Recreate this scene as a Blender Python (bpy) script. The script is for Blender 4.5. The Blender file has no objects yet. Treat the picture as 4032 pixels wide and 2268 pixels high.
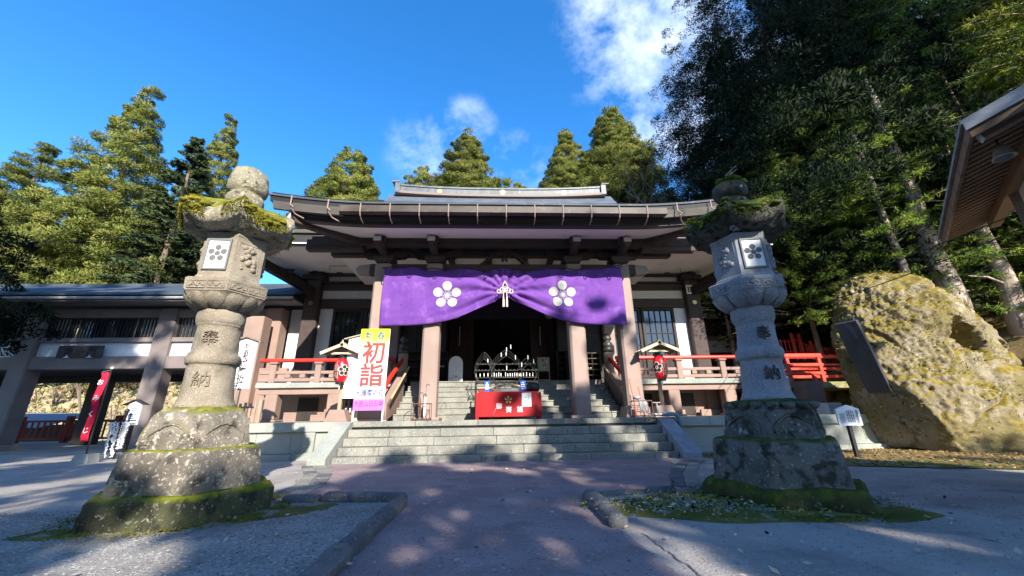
import bpy, bmesh, math, random
import numpy as np
from mathutils import Vector, Matrix, noise
R = math.radians
sc = bpy.context.scene
COL = sc.collection
random.seed(7)

# ------------------------------------------------------------------ camera
cam_d = bpy.data.cameras.new('camera')
cam = bpy.data.objects.new('camera', cam_d)
COL.objects.link(cam)
cam_d.sensor_width = 36.0
cam_d.lens = 13.48
cam_d.clip_start = 0.05
cam_d.clip_end = 2000
_p, _y, _r = .3232, .0458, -.0149
_F = Vector((math.sin(_y)*math.cos(_p), math.cos(_y)*math.cos(_p), math.sin(_p)))
_R0 = Vector((math.cos(_y), -math.sin(_y), 0)); _U0 = _R0.cross(_F)
_R = _R0*math.cos(_r)+_U0*math.sin(_r); _U = -_R0*math.sin(_r)+_U0*math.cos(_r)
m3 = Matrix((_R, _U, -_F)).transposed()
cam.matrix_world = Matrix.Translation((0, 0, 1.1)) @ m3.to_4x4()
sc.camera = cam

# ------------------------------------------------------------------ sky and sun
SUN_AZ, SUN_EL = R(18), R(28)            # the sun stands behind the camera, 18 degrees to its right
sd = Vector((math.sin(SUN_AZ)*math.cos(SUN_EL), -math.cos(SUN_AZ)*math.cos(SUN_EL), math.sin(SUN_EL)))
W = bpy.data.worlds.new('World'); sc.world = W; W.use_nodes = True
nt = W.node_tree; N = nt.nodes; L = nt.links
bg = N['Background']; bg.inputs['Strength'].default_value = 0.135
sky = N.new('ShaderNodeTexSky'); sky.sky_type = 'NISHITA'; sky.sun_disc = False
sky.sun_elevation = SUN_EL; sky.sun_rotation = math.atan2(sd.x, sd.y)
sky.air_density = 1.0; sky.dust_density = 0.2; sky.ozone_density = 3.2; sky.altitude = 300
hs = N.new('ShaderNodeHueSaturation'); hs.inputs['Saturation'].default_value = 1.3; hs.inputs['Hue'].default_value = 0.503
L.new(sky.outputs[0], hs.inputs['Color'])
tc = N.new('ShaderNodeTexCoord')
# wispy clouds: a few soft cloud banks broken up by noise
def wnode(t, **k):
    n = N.new(t)
    for a, b in k.items(): setattr(n, a, b)
    return n
def wmath(op, a, b=None, clamp=False):
    n = N.new('ShaderNodeMath'); n.operation = op; n.use_clamp = clamp
    for i, v in enumerate((a, b)):
        if v is None: continue
        if isinstance(v, (int, float)): n.inputs[i].default_value = v
        else: L.new(v, n.inputs[i])
    return n.outputs[0]
banks = None
for d, c0, c1, wgt in [((.355, .585, .73), .972, .998, .85), ((.315, .54, .78), .975, .998, .9), ((.41, .66, .63), .982, .998, .85),
                  ((-.063, .748, .661), .9965, .9997, .55), ((-.16, .785, .60), .992, .9995, .48), ((.05, .81, .585), .993, .9995, .46),
                  ((-.7, -.5, .5), .9, 1., .8), ((.8, -.2, .55), .9, 1., .9), ((.1, -.8, .6), .9, 1., .7), ((.62, .55, .56), .95, 1., .8)]:
    v = Vector(d).normalized()
    dp = N.new('ShaderNodeVectorMath'); dp.operation = 'DOT_PRODUCT'; L.new(tc.outputs['Generated'], dp.inputs[0]); dp.inputs[1].default_value = v
    mr = N.new('ShaderNodeMapRange'); mr.interpolation_type = 'SMOOTHSTEP'; L.new(dp.outputs['Value'], mr.inputs['Value'])
    mr.inputs['From Min'].default_value = c0; mr.inputs['From Max'].default_value = c1; mr.inputs['To Max'].default_value = wgt
    banks = mr.outputs[0] if banks is None else wmath('MAXIMUM', banks, mr.outputs[0])
nz = N.new('ShaderNodeTexNoise'); nz.inputs['Scale'].default_value = 8.5; nz.inputs['Detail'].default_value = 9; nz.inputs['Roughness'].default_value = .66
nz.inputs['Distortion'].default_value = .15
mp = N.new('ShaderNodeMapping'); mp.inputs['Scale'].default_value = (1, 1, 1.3); mp.inputs['Location'].default_value = (.3, .1, .55)
L.new(tc.outputs['Generated'], mp.inputs[0]); L.new(mp.outputs[0], nz.inputs['Vector'])
cl = wmath('MULTIPLY', wmath('SUBTRACT', wmath('ADD', nz.outputs[0], wmath('MULTIPLY', banks, .30)), .56), 2.3, True)
cl = wmath('MULTIPLY', wmath('POWER', cl, 1.1), wmath('MULTIPLY', banks, .72, True), True)
mix = N.new('ShaderNodeMixRGB'); L.new(cl, mix.inputs[0]); L.new(hs.outputs[0], mix.inputs[1]); mix.inputs[2].default_value = (5.6, 6.0, 6.6, 1)
L.new(mix.outputs[0], bg.inputs['Color'])

sl = bpy.data.lights.new('sun', 'SUN'); sl.energy = 3.7; sl.angle = R(.53); sl.color = (1, .93, .82)
so = bpy.data.objects.new('sun', sl); COL.objects.link(so)
so.rotation_euler = (-sd).to_track_quat('-Z', 'Y').to_euler(); so.location = (0, -30, 40)
sc.view_settings.view_transform = 'Standard'; sc.view_settings.look = 'None'
sc.view_settings.gamma = 1; sc.view_settings.use_curve_mapping = False
sc.view_settings.exposure = 1.6
sc.cycles.max_bounces = 6; sc.cycles.diffuse_bounces = 3; sc.cycles.glossy_bounces = 2
sc.cycles.transmission_bounces = 4; sc.cycles.transparent_max_bounces = 4
sc.cycles.sample_clamp_indirect = 4
try: sc.cycles.use_denoising = True
except Exception: pass

# ------------------------------------------------------------------ materials
MATS = {}
def new_mat(name):
    m = bpy.data.materials.new(name); m.use_nodes = True
    n = m.node_tree.nodes; b = n['Principled BSDF']
    return m, n, m.node_tree.links, b
def c4(c): return (c[0], c[1], c[2], 1)
def M(name, a, b=None, scale=3.0, detail=6, rough=.8, bump=.0, bscale=60, spec=.3, metal=0, lo=.35, hi=.65,
      spots=None, moss=None, stretch=(1, 1, 1), distortion=0.0, trans=0.0, emit=None):
    """a/b: two base colours mixed by noise; spots=(colour, scale, lo, hi): lichen or dirt; moss=(colour, colour2, up0, up1, amount)"""
    m, n, l, bs = new_mat(name)
    geo = n.new('ShaderNodeNewGeometry')
    mp = n.new('ShaderNodeMapping'); mp.inputs['Scale'].default_value = stretch; l.new(geo.outputs['Position'], mp.inputs[0])
    bs.inputs['Roughness'].default_value = rough; bs.inputs['Specular IOR Level'].default_value = spec; bs.inputs['Metallic'].default_value = metal
    def noisef(s, d=detail, dist=0.0, r=.55):
        t = n.new('ShaderNodeTexNoise'); t.inputs['Scale'].default_value = s; t.inputs['Detail'].default_value = d
        t.inputs['Roughness'].default_value = r; t.inputs['Distortion'].default_value = dist; l.new(mp.outputs[0], t.inputs['Vector']); return t.outputs[0]
    def ramp(f, x0, x1):
        r = n.new('ShaderNodeMapRange'); r.interpolation_type = 'SMOOTHSTEP'; l.new(f, r.inputs['Value'])
        r.inputs['From Min'].default_value = x0; r.inputs['From Max'].default_value = x1; return r.outputs[0]
    def mixc(f, c1, c2):
        x = n.new('ShaderNodeMixRGB'); l.new(f, x.inputs[0])
        for i, c in ((1, c1), (2, c2)):
            if isinstance(c, tuple): x.inputs[i].default_value = c4(c)
            else: l.new(c, x.inputs[i])
        return x.outputs[0]
    col = a
    if b is not None: col = mixc(ramp(noisef(scale, detail, distortion), lo, hi), a, b)
    if spots is not None:
        for (c, s, x0, x1) in (spots if isinstance(spots, list) else [spots]):
            col = mixc(ramp(noisef(s, 5, .3), x0, x1), col, c)
    if moss is not None:
        mc1, mc2, u0, u1, am = moss
        sx = n.new('ShaderNodeSeparateXYZ'); l.new(geo.outputs['Normal'], sx.inputs[0])
        ad = n.new('ShaderNodeMath'); ad.operation = 'MULTIPLY_ADD'; l.new(noisef(2.6, 6), ad.inputs[0]); ad.inputs[1].default_value = am; l.new(sx.outputs[2], ad.inputs[2])
        mcol = mixc(ramp(noisef(9, 4), .4, .6), mc1, mc2)
        col = mixc(ramp(ad.outputs[0], u0, u1), col, mcol)
    if isinstance(col, tuple): bs.inputs['Base Color'].default_value = c4(col)
    else: l.new(col, bs.inputs['Base Color'])
    if bump:
        bp = n.new('ShaderNodeBump'); bp.inputs['Strength'].default_value = bump; bp.inputs['Distance'].default_value = .02
        l.new(noisef(bscale, 4, 0, .65), bp.inputs['Height']); l.new(bp.outputs[0], bs.inputs['Normal'])
    if emit: bs.inputs['Emission Color'].default_value = c4(emit[0]); bs.inputs['Emission Strength'].default_value = emit[1]
    MATS[name] = m
    return m
def LEAF(name, a, b, c, tr=.35, scale=.55, rough=.6):
    m, n, l, bs = new_mat(name)
    geo = n.new('ShaderNodeNewGeometry'); oi = n.new('ShaderNodeObjectInfo')
    t = n.new('ShaderNodeTexNoise'); t.inputs['Scale'].default_value = scale; t.inputs['Detail'].default_value = 5; l.new(geo.outputs['Position'], t.inputs['Vector'])
    r = n.new('ShaderNodeValToRGB'); l.new(t.outputs[0], r.inputs[0])
    e = r.color_ramp.elements; e[0].position = .33; e[0].color = c4(a); e[1].position = .67; e[1].color = c4(c)
    x = e.new(.5); x.color = c4(b)
    hsv = n.new('ShaderNodeHueSaturation'); l.new(r.outputs[0], hsv.inputs['Color'])
    mr = n.new('ShaderNodeMapRange'); l.new(oi.outputs['Random'], mr.inputs[0]); mr.inputs['To Min'].default_value = .8; mr.inputs['To Max'].default_value = 1.15
    l.new(mr.outputs[0], hsv.inputs['Value'])
    l.new(hsv.outputs[0], bs.inputs['Base Color']); bs.inputs['Roughness'].default_value = rough; bs.inputs['Specular IOR Level'].default_value = .12
    at = n.new('ShaderNodeAttribute'); at.attribute_name = 'leafn'; vt = n.new('ShaderNodeVectorTransform'); vt.vector_type = 'NORMAL'; vt.convert_from = 'OBJECT'; vt.convert_to = 'WORLD'
    l.new(at.outputs['Vector'], vt.inputs[0]); l.new(vt.outputs[0], bs.inputs['Normal'])
    tb = n.new('ShaderNodeBsdfTranslucent'); l.new(vt.outputs[0], tb.inputs['Normal']); l.new(hsv.outputs[0], tb.inputs['Color'])
    ms = n.new('ShaderNodeMixShader'); ms.inputs[0].default_value = tr; l.new(bs.outputs[0], ms.inputs[1]); l.new(tb.outputs[0], ms.inputs[2])
    l.new(ms.outputs[0], n['Material Output'].inputs['Surface'])
    MATS[name] = m
    return m

MOSS1, MOSS2 = (.10, .115, .012), (.20, .19, .02)
M('asphalt', (.28, .255, .23), (.36, .33, .30), 1.1, rough=.85, bump=.8, bscale=36, spots=[((.46, .44, .41), 24, .60, .68), ((.13, .12, .11), 30, .60, .7), ((.21, .195, .18), 1.3, .56, .7)])
M('path_asphalt', (.245, .182, .178), (.32, .245, .24), 1.3, rough=.8, bump=.9, bscale=30, spots=[((.45, .38, .36), 22, .60, .70), ((.11, .085, .08), 26, .58, .68), ((.19, .16, .15), 1.7, .56, .72)])
M('gravel', (.25, .235, .21), (.335, .32, .295), 1.5, rough=.9, bump=1.0, bscale=30, spots=[((.54, .52, .49), 24, .58, .66), ((.14, .13, .12), 28, .56, .66), ((.25, .235, .20), 1.4, .56, .7)])
M('moss_ground', (.07, .09, .015), (.15, .14, .03), 3.0, rough=.95, bump=1.0, bscale=60, spots=[((.24, .24, .22), 3.2, .55, .62), ((.04, .055, .01), 9, .58, .7)])
M('leaf_litter', (.20, .13, .06), (.12, .11, .03), 2.2, rough=.95, bump=1.0, bscale=28, spots=[((.36, .23, .13), 19, .56, .66), ((.05, .035, .02), 16, .58, .7)])
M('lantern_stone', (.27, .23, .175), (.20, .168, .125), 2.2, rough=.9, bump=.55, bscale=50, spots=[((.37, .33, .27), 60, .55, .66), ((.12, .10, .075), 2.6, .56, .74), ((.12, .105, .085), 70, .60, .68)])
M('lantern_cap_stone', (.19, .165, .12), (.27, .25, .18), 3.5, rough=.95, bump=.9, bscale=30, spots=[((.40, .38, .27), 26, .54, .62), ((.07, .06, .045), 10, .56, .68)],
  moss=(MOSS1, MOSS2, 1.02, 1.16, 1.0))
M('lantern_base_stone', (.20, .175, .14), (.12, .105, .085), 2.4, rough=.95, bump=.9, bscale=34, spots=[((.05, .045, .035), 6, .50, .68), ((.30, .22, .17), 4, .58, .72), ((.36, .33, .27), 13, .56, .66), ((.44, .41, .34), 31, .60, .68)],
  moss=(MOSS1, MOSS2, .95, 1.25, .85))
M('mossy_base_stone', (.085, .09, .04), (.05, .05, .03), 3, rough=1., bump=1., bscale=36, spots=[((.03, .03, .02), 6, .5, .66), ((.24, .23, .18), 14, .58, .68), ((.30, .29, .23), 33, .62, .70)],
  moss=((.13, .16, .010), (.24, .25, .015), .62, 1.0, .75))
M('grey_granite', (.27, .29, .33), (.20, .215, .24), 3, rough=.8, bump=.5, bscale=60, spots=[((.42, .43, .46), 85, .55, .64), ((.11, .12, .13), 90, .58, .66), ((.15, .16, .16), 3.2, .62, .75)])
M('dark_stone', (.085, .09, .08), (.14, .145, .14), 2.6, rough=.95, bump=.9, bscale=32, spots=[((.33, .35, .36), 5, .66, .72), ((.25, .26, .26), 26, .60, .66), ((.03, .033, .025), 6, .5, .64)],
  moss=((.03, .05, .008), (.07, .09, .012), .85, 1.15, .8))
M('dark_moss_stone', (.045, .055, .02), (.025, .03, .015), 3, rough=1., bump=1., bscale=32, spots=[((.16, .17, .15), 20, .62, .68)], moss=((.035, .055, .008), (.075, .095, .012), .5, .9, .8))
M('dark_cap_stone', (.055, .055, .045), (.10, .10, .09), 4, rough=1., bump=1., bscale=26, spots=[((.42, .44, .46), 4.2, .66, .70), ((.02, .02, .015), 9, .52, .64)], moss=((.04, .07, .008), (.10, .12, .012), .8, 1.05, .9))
M('moss', (.12, .13, .012), (.24, .20, .015), 7, rough=1., bump=1., bscale=60)
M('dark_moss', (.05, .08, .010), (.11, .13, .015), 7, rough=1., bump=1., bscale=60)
M('window_paper', (.78, .78, .74), rough=.5)
M('window_frame_metal', (.16, .17, .18), rough=.6)
M('crest_grey', (.13, .13, .14), rough=.7)
M('carving', (.075, .075, .08), rough=.9)
M('faint_carving', (.185, .155, .115), rough=.9)
M('step_granite', (.25, .245, .21), (.175, .175, .155), 1.6, rough=.85, bump=.4, bscale=50, spots=[((.13, .14, .125), 2.6, .58, .72), ((.46, .45, .38), 60, .58, .66), ((.10, .105, .09), 9, .62, .72)], stretch=(1, 1, .45))
M('wall_granite', (.29, .305, .275), (.24, .255, .225), 1.2, rough=.85, bump=.3, bscale=55, spots=[((.27, .28, .23), 1.8, .6, .75), ((.52, .53, .49), 70, .58, .66)])
M('kerb_stone', (.16, .155, .15), (.10, .098, .10), 4, rough=.9, bump=.9, bscale=34, spots=[((.30, .29, .29), 30, .60, .66), ((.09, .10, .03), 3.5, .64, .74)])
M('pink_concrete', (.30, .205, .17), (.26, .18, .15), 1.4, rough=.75, bump=.12, bscale=60)
M('pillar_paint', (.31, .225, .19), (.27, .195, .165), 1.0, rough=.7, bump=.1, bscale=60)
M('brown_beam', (.072, .052, .046), (.055, .040, .036), 2, rough=.75, bump=.1, bscale=50, stretch=(1, 4, 4))
M('dark_wood', (.045, .036, .032), (.03, .025, .024), 3, rough=.7, bump=.15, bscale=40, stretch=(1, 1, .2))
M('interior_wood', (.075, .035, .028), (.05, .025, .02), 3, rough=.6, stretch=(1, 1, .2))
M('white_plaster', (.68, .66, .64), (.62, .60, .585), 1.4, rough=.9, bump=.05)
M('soffit_plaster', (.82, .77, .72), (.77, .72, .67), 1.2, rough=.9)
M('bracket_end_white', (.66, .60, .57), rough=.8)
M('fascia_dark', (.028, .027, .028), (.04, .038, .038), 3, rough=.5, stretch=(.3, 1, 1))
M('gutter_copper', (.085, .066, .052), (.045, .036, .031), 1.2, rough=.55, metal=.0, bump=.05, spots=((.12, .10, .085), 2.2, .58, .72))  # tree shade over the gutter is darkened into this colour
M('eave_board', (.13, .118, .105), (.08, .073, .066), 2, rough=.8, bump=.3, bscale=50, stretch=(.2, 1, 1), spots=((.24, .24, .21), 6, .62, .72))
M('roof_copper', (.075, .09, .115), (.11, .125, .15), 1.6, rough=.5, spec=.5, bump=.1, bscale=24, spots=((.16, .175, .19), 5, .6, .72))
M('ridge_copper', (.13, .145, .155), (.085, .095, .105), 3, rough=.5, spec=.4, spots=((.24, .245, .24), 8, .6, .7), stretch=(1, 1, .3))
M('ridge_trim', (.20, .15, .13), rough=.6)
M('gold', (.75, .56, .20), rough=.35, metal=.8)
M('brass_dark', (.42, .31, .12), rough=.4, metal=.6)
M('purple_cloth', (.145, .052, .275), (.11, .038, .24), 1.3, rough=.9, bump=.25, bscale=90, spots=[((.20, .085, .33), 2.2, .52, .72), ((.09, .03, .19), 5, .6, .75)])
M('inner_cloth', (.012, .008, .02), rough=.9)  # near black: shade inside the porch is put into the cloth colour
M('crest_white', (.42, .42, .40), (.36, .36, .345), 6, rough=.8)
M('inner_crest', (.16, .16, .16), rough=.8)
M('cord', (.62, .52, .46), rough=.8)
M('dark_rope', (.05, .03, .05), rough=.9)
M('red_paint', (.62, .035, .02), (.50, .028, .018), 2, rough=.45, spec=.5)
M('vermilion', (.70, .075, .045), (.60, .055, .035), 2.5, rough=.5)
M('dark_red_paint', (.20, .02, .018), rough=.6)
M('bronze', (.055, .058, .055), (.085, .085, .08), 8, rough=.45, metal=.5)
M('box_red', (.35, .006, .010), (.30, .005, .009), 2, rough=.35, spec=.5)
M('iron', (.035, .036, .038), (.06, .058, .055), 12, rough=.5, metal=.4)
M('grey_iron', (.14, .145, .15), (.2, .2, .2), 12, rough=.45, metal=.5)
M('candle_wax', (.85, .84, .78), rough=.5)
M('ash', (.18, .175, .17), (.1, .1, .1), 10, rough=.9)
M('bright_wood', (.55, .40, .22), (.45, .32, .17), 4, rough=.7, stretch=(1, 1, .2))
M('pale_wood', (.52, .46, .32), (.42, .37, .26), 4, rough=.8, stretch=(1, 1, .3))
M('post_wood', (.40, .29, .20), (.32, .23, .16), 4, rough=.8, stretch=(1, 1, .2))
M('old_wood', (.25, .20, .15), (.17, .135, .105), 4, rough=.85, stretch=(1, 1, .2), bump=.3)
M('fence_wood', (.36, .26, .19), (.25, .185, .14), 5, rough=.85, bump=.3, stretch=(1, 1, .2))
M('paper_white', (.80, .80, .79), rough=.6)
M('sign_white', (.78, .78, .79), (.74, .74, .75), 2, rough=.5)
M('sign_pale', (.62, .66, .72), rough=.5)
M('ink', (.02, .02, .022), rough=.7)
M('grey_ink', (.10, .10, .13), rough=.7)
M('navy_ink', (.06, .075, .24), rough=.6)
M('banner_red', (.80, .055, .05), rough=.5)
M('purple_ink', (.22, .04, .33), rough=.6)
M('blue_sign', (.015, .09, .55), rough=.4)
M('lantern_red', (.72, .010, .018), rough=.35, spec=.5)
M('lantern_cream', (.80, .73, .60), rough=.6)
M('black_plastic', (.015, .015, .016), rough=.4)
M('horn_grey', (.10, .12, .14), rough=.5)
M('pipe_blue', (.12, .20, .26), (.18, .25, .28), 6, rough=.4)
M('pipe_metal', (.38, .36, .32), (.26, .25, .22), 8, rough=.4, metal=.5)
M('umbrella_white', (.75, .68, .68), rough=.6)
M('umbrella_brown', (.14, .075, .06), rough=.6)
M('orange_plastic', (.75, .13, .04), rough=.4)
M('grey_cloth', (.33, .32, .33), (.2, .2, .21), 9, rough=.9)
M('glass_dark', (.02, .022, .025), rough=.06, spec=.8)
M('gallery_paint', (.20, .165, .155), (.165, .14, .135), 1.5, rough=.8, bump=.1)
M('gallery_white', (.60, .62, .65), (.55, .57, .60), 1.5, rough=.85)
M('slat_white', (.66, .65, .63), rough=.8)
M('slat_dark', (.02, .02, .022), rough=.6)
M('gallery_roof', (.045, .06, .08), (.065, .08, .10), 1.0, rough=.65, spec=.3, stretch=(1, .3, .3))
M('plaque_wood', (.05, .042, .04), (.075, .062, .055), 5, rough=.7, stretch=(.2, 1, 1))
M('flag_red', (.58, .012, .045), (.50, .010, .04), 3, rough=.8)
M('flag_white', (.75, .72, .72), rough=.8)
M('black_pole', (.02, .02, .022), rough=.4)
M('concrete_block', (.34, .35, .33), (.28, .29, .28), 4, rough=.9, bump=.3)
M('boulder', (.25, .21, .14), (.17, .14, .088), .8, rough=.95, bump=1.0, bscale=14, spots=[((.34, .29, .21), 1.6, .56, .70), ((.13, .10, .06), 3.2, .56, .66), ((.16, .128, .05), 1.0, .48, .62), ((.06, .05, .03), 9, .58, .68), ((.45, .42, .34), 20, .64, .70)],
  moss=((.115, .085, .014), (.20, .15, .024), .52, .98, .85))
M('stele_slate', (.045, .046, .056), (.065, .066, .078), 2.5, rough=.35, spec=.5, stretch=(1, 1, .3), spots=((.10, .105, .12), 3, .62, .75))
M('bark', (.20, .14, .10), (.12, .085, .065), 6, rough=.95, bump=1., bscale=20, stretch=(1, 1, .15), spots=((.34, .26, .21), 6, .58, .7))
M('pale_bark', (.42, .34, .27), (.28, .22, .17), 5, rough=.95, bump=1., bscale=18, stretch=(1, 1, .12), spots=((.14, .10, .075), 7, .58, .66))
M('bare_branch', (.20, .155, .12), (.14, .11, .09), 6, rough=.9)
M('rafter_wood', (.32, .20, .12), (.23, .145, .09), 3, rough=.8, stretch=(.3, .3, 1))
M('pavilion_board', (.24, .15, .09), (.17, .105, .065), 3, rough=.85)
M('roof_edge_grey', (.30, .31, .32), (.22, .23, .24), 4, rough=.6)
M('straw', (.42, .34, .20), (.30, .235, .14), 1.2, rough=.95, bump=1., bscale=10, spots=[((.16, .12, .075), 3, .55, .66), ((.30, .30, .10), 1.8, .58, .68)])
M('forest_soil', (.10, .075, .045), (.06, .06, .025), 1.5, rough=1., bump=1., bscale=12, spots=((.22, .14, .08), 6, .55, .66))
M('forest_floor_hill', (.045, .05, .025), (.03, .035, .018), .8, rough=1., bump=1., bscale=4)
M('wire', (.03, .03, .035), rough=.6)
M('shed_roof', (.16, .20, .26), rough=.5)
M('shrine_dark', (.03, .026, .024), (.045, .038, .034), 4, rough=.7)
M('boulder_moss_rock', (.30, .29, .14), (.22, .20, .10), 3, rough=.95, bump=.8, bscale=20, moss=((.15, .16, .02), (.25, .24, .03), .6, 1., .8))
LEAF('cedar_leaf', (.19, .235, .055), (.29, .33, .075), (.41, .40, .11), tr=.45, scale=.45)
LEAF('cedar_leaf_blue', (.06, .10, .045), (.09, .135, .055), (.14, .165, .06), tr=.25, scale=.5)
LEAF('cedar_leaf_shaded', (.010, .022, .008), (.018, .034, .011), (.034, .05, .015), tr=.25, scale=.4)  # leaf colour darkened to carry the shade over the right-hand forest
LEAF('spray_leaf', (.12, .22, .025), (.22, .33, .045), (.36, .42, .08), tr=.4, scale=1.2)
LEAF('spray_leaf_yellow', (.22, .30, .03), (.34, .40, .05), (.46, .46, .07), tr=.4, scale=.8)
LEAF('shrub_leaf', (.24, .19, .08), (.36, .29, .13), (.30, .30, .09), tr=.3, scale=.8)
LEAF('ivy_leaf', (.03, .05, .012), (.05, .075, .02), (.14, .13, .03), tr=.25, scale=1.5)
LEAF('fallen_leaf', (.30, .15, .06), (.40, .24, .10), (.25, .20, .05), tr=.1, scale=9)
LEAF('pale_leaf', (.55, .42, .36), (.62, .52, .42), (.50, .40, .33), tr=.1, scale=9)
# ------------------------------------------------------------------ mesh helpers
ORG = {}
class MB:
    def __init__(s): s.v = []; s.f = []; s.m = []
    def add(s, vs, fs, mi=0):
        b = len(s.v); s.v += [tuple(x) for x in vs]
        for f in fs: s.f.append(tuple(i+b for i in f)); s.m.append(mi)
        return s
    def box(s, x0, x1, y0, y1, z0, z1, ch=0.0, mi=0):
        if x0 > x1: x0, x1 = x1, x0
        if y0 > y1: y0, y1 = y1, y0
        if z0 > z1: z0, z1 = z1, z0
        c = ((x0+x1)/2, (y0+y1)/2, (z0+z1)/2); h = ((x1-x0)/2, (y1-y0)/2, (z1-z0)/2)
        return s.obox(Matrix.Translation(c), h, ch, mi)
    def obox(s, mat, h, ch=0.0, mi=0):
        if ch <= 0 or ch >= min(h):
            vs = [mat @ Vector((sx*h[0], sy*h[1], sz*h[2])) for sx in (-1, 1) for sy in (-1, 1) for sz in (-1, 1)]
            return s.add(vs, [(0, 1, 3, 2), (4, 6, 7, 5), (0, 4, 5, 1), (2, 3, 7, 6), (0, 2, 6, 4), (1, 5, 7, 3)], mi)
        idx = {}; vs = []
        for sx in (-1, 1):
            for sy in (-1, 1):
                for sz in (-1, 1):
                    for ax in range(3):
                        p = [sx*h[0], sy*h[1], sz*h[2]]; sg = (sx, sy, sz)
                        for k in range(3):
                            if k != ax: p[k] -= sg[k]*ch
                        idx[(sx, sy, sz, ax)] = len(vs); vs.append(mat @ Vector(p))
        fs = []
        for ax in range(3):
            o = [k for k in range(3) if k != ax]
            for sg in (-1, 1):
                q = []
                for a, b in ((-1, -1), (1, -1), (1, 1), (-1, 1)):
                    k = [0, 0, 0]; k[ax] = sg; k[o[0]] = a; k[o[1]] = b; q.append(idx[(k[0], k[1], k[2], ax)])
                fs.append(tuple(q))
            for a in (-1, 1):
                for b in (-1, 1):
                    k0 = [0, 0, 0]; k1 = [0, 0, 0]; k0[ax] = -1; k1[ax] = 1
                    for k in (k0, k1): k[o[0]] = a; k[o[1]] = b
                    fs.append((idx[(*k0, o[0])], idx[(*k1, o[0])], idx[(*k1, o[1])], idx[(*k0, o[1])]))
        for sx in (-1, 1):
            for sy in (-1, 1):
                for sz in (-1, 1): fs.append(tuple(idx[(sx, sy, sz, a)] for a in range(3)))
        return s.add(vs, fs, mi)
    def beam(s, p0, p1, w, h, ch=0.0, up=(0, 0, 1), mi=0):
        p0, p1 = Vector(p0), Vector(p1); d = p1-p0; x = d.normalized(); u = Vector(up)
        y = u.cross(x); y.normalize(); z = x.cross(y)
        mt = Matrix((x, y, z)).transposed().to_4x4(); mt.translation = (p0+p1)/2
        return s.obox(mt, (d.length/2, w/2, h/2), ch, mi)
    def tube(s, pts, r, n=8, cap=True, mi=0):
        pts = [Vector(p) for p in pts]; k = len(pts)
        rs = r if isinstance(r, (list, tuple)) else [r]*k
        vs = []; fs = []; ref = None
        for i, p in enumerate(pts):
            t = (pts[min(i+1, k-1)]-pts[max(i-1, 0)]).normalized()
            if ref is None: ref = t.orthogonal().normalized()
            ref = (ref-t*ref.dot(t));
            if ref.length < 1e-5: ref = t.orthogonal()
            ref.normalize(); b = t.cross(ref)
            for j in range(n):
                a = 2*math.pi*j/n; vs.append(p+(ref*math.cos(a)+b*math.sin(a))*rs[i])
        for i in range(k-1):
            for j in range(n): fs.append((i*n+j, i*n+(j+1) % n, (i+1)*n+(j+1) % n, (i+1)*n+j))
        if cap: fs += [tuple(range(n))[::-1], tuple((k-1)*n+j for j in range(n))]
        return s.add(vs, fs, mi)
    def lathe(s, prof, n=24, c=(0, 0, 0), rot=0.0, mi=0, cap=True, lean=(0, 0), lobes=0, lobe=0.0):
        vs = []; fs = []; k = len(prof)
        for (r, z) in prof:
            for j in range(n):
                a = 2*math.pi*j/n+rot; rr = r*(1+(lobe*abs(math.cos(a*lobes/2)) if lobes else 0))
                vs.append((c[0]+rr*math.cos(a)+lean[0]*z, c[1]+rr*math.sin(a)+lean[1]*z, c[2]+z))
        for i in range(k-1):
            for j in range(n): fs.append((i*n+j, i*n+(j+1) % n, (i+1)*n+(j+1) % n, (i+1)*n+j))
        if cap: fs += [tuple(range(n))[::-1], tuple((k-1)*n+j for j in range(n))]
        return s.add(vs, fs, mi)
    def prism(s, poly, mat, d, mi=0):
        """poly in local xy, extruded along local z by d (0..d)"""
        n = len(poly); vs = [mat @ Vector((x, y, 0)) for x, y in poly]+[mat @ Vector((x, y, d)) for x, y in poly]
        fs = [tuple(range(n))[::-1], tuple(range(n, 2*n))]+[(i, (i+1) % n, n+(i+1) % n, n+i) for i in range(n)]
        return s.add(vs, fs, mi)
    def disc(s, c, nrm, r, n=16, th=.01, up=(0, 0, 1), sx=1.0, sy=1.0, rot=0):
        z = Vector(nrm).normalized(); x = Vector(up).cross(z).normalized(); y = z.cross(x)
        mt = Matrix((x, y, z)).transposed().to_4x4(); mt.translation = Vector(c)
        mt = mt @ Matrix.Rotation(rot, 4, 'Z')
        return s.prism([(r*sx*math.cos(2*math.pi*i/n), r*sy*math.sin(2*math.pi*i/n)) for i in range(n)], mt, th)
    def sphere(s, c, r, n=10, m=6, sq=(1, 1, 1)):
        prof = [(max(1e-4, r*math.sin(math.pi*i/m)), -r*math.cos(math.pi*i/m)) for i in range(m+1)]
        b = MB().lathe(prof, n)
        return s.add([(c[0]+x*sq[0], c[1]+y*sq[1], c[2]+z*sq[2]) for x, y, z in b.v], b.f)
FRAME_XZ = Matrix(((1, 0, 0, 0), (0, 0, -1, 0), (0, 1, 0, 0), (0, 0, 0, 1)))   # local x->X, y->Z, z->-Y (towards the camera)
def front(x, y, z, scale=1.0): return Matrix.Translation((x, y, z)) @ FRAME_XZ @ Matrix.Scale(scale, 4)
def link(name, mesh, parent=None):
    o = bpy.data.objects.new(name, mesh); COL.objects.link(o)
    if parent is not None: o.parent = parent
    return o
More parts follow.
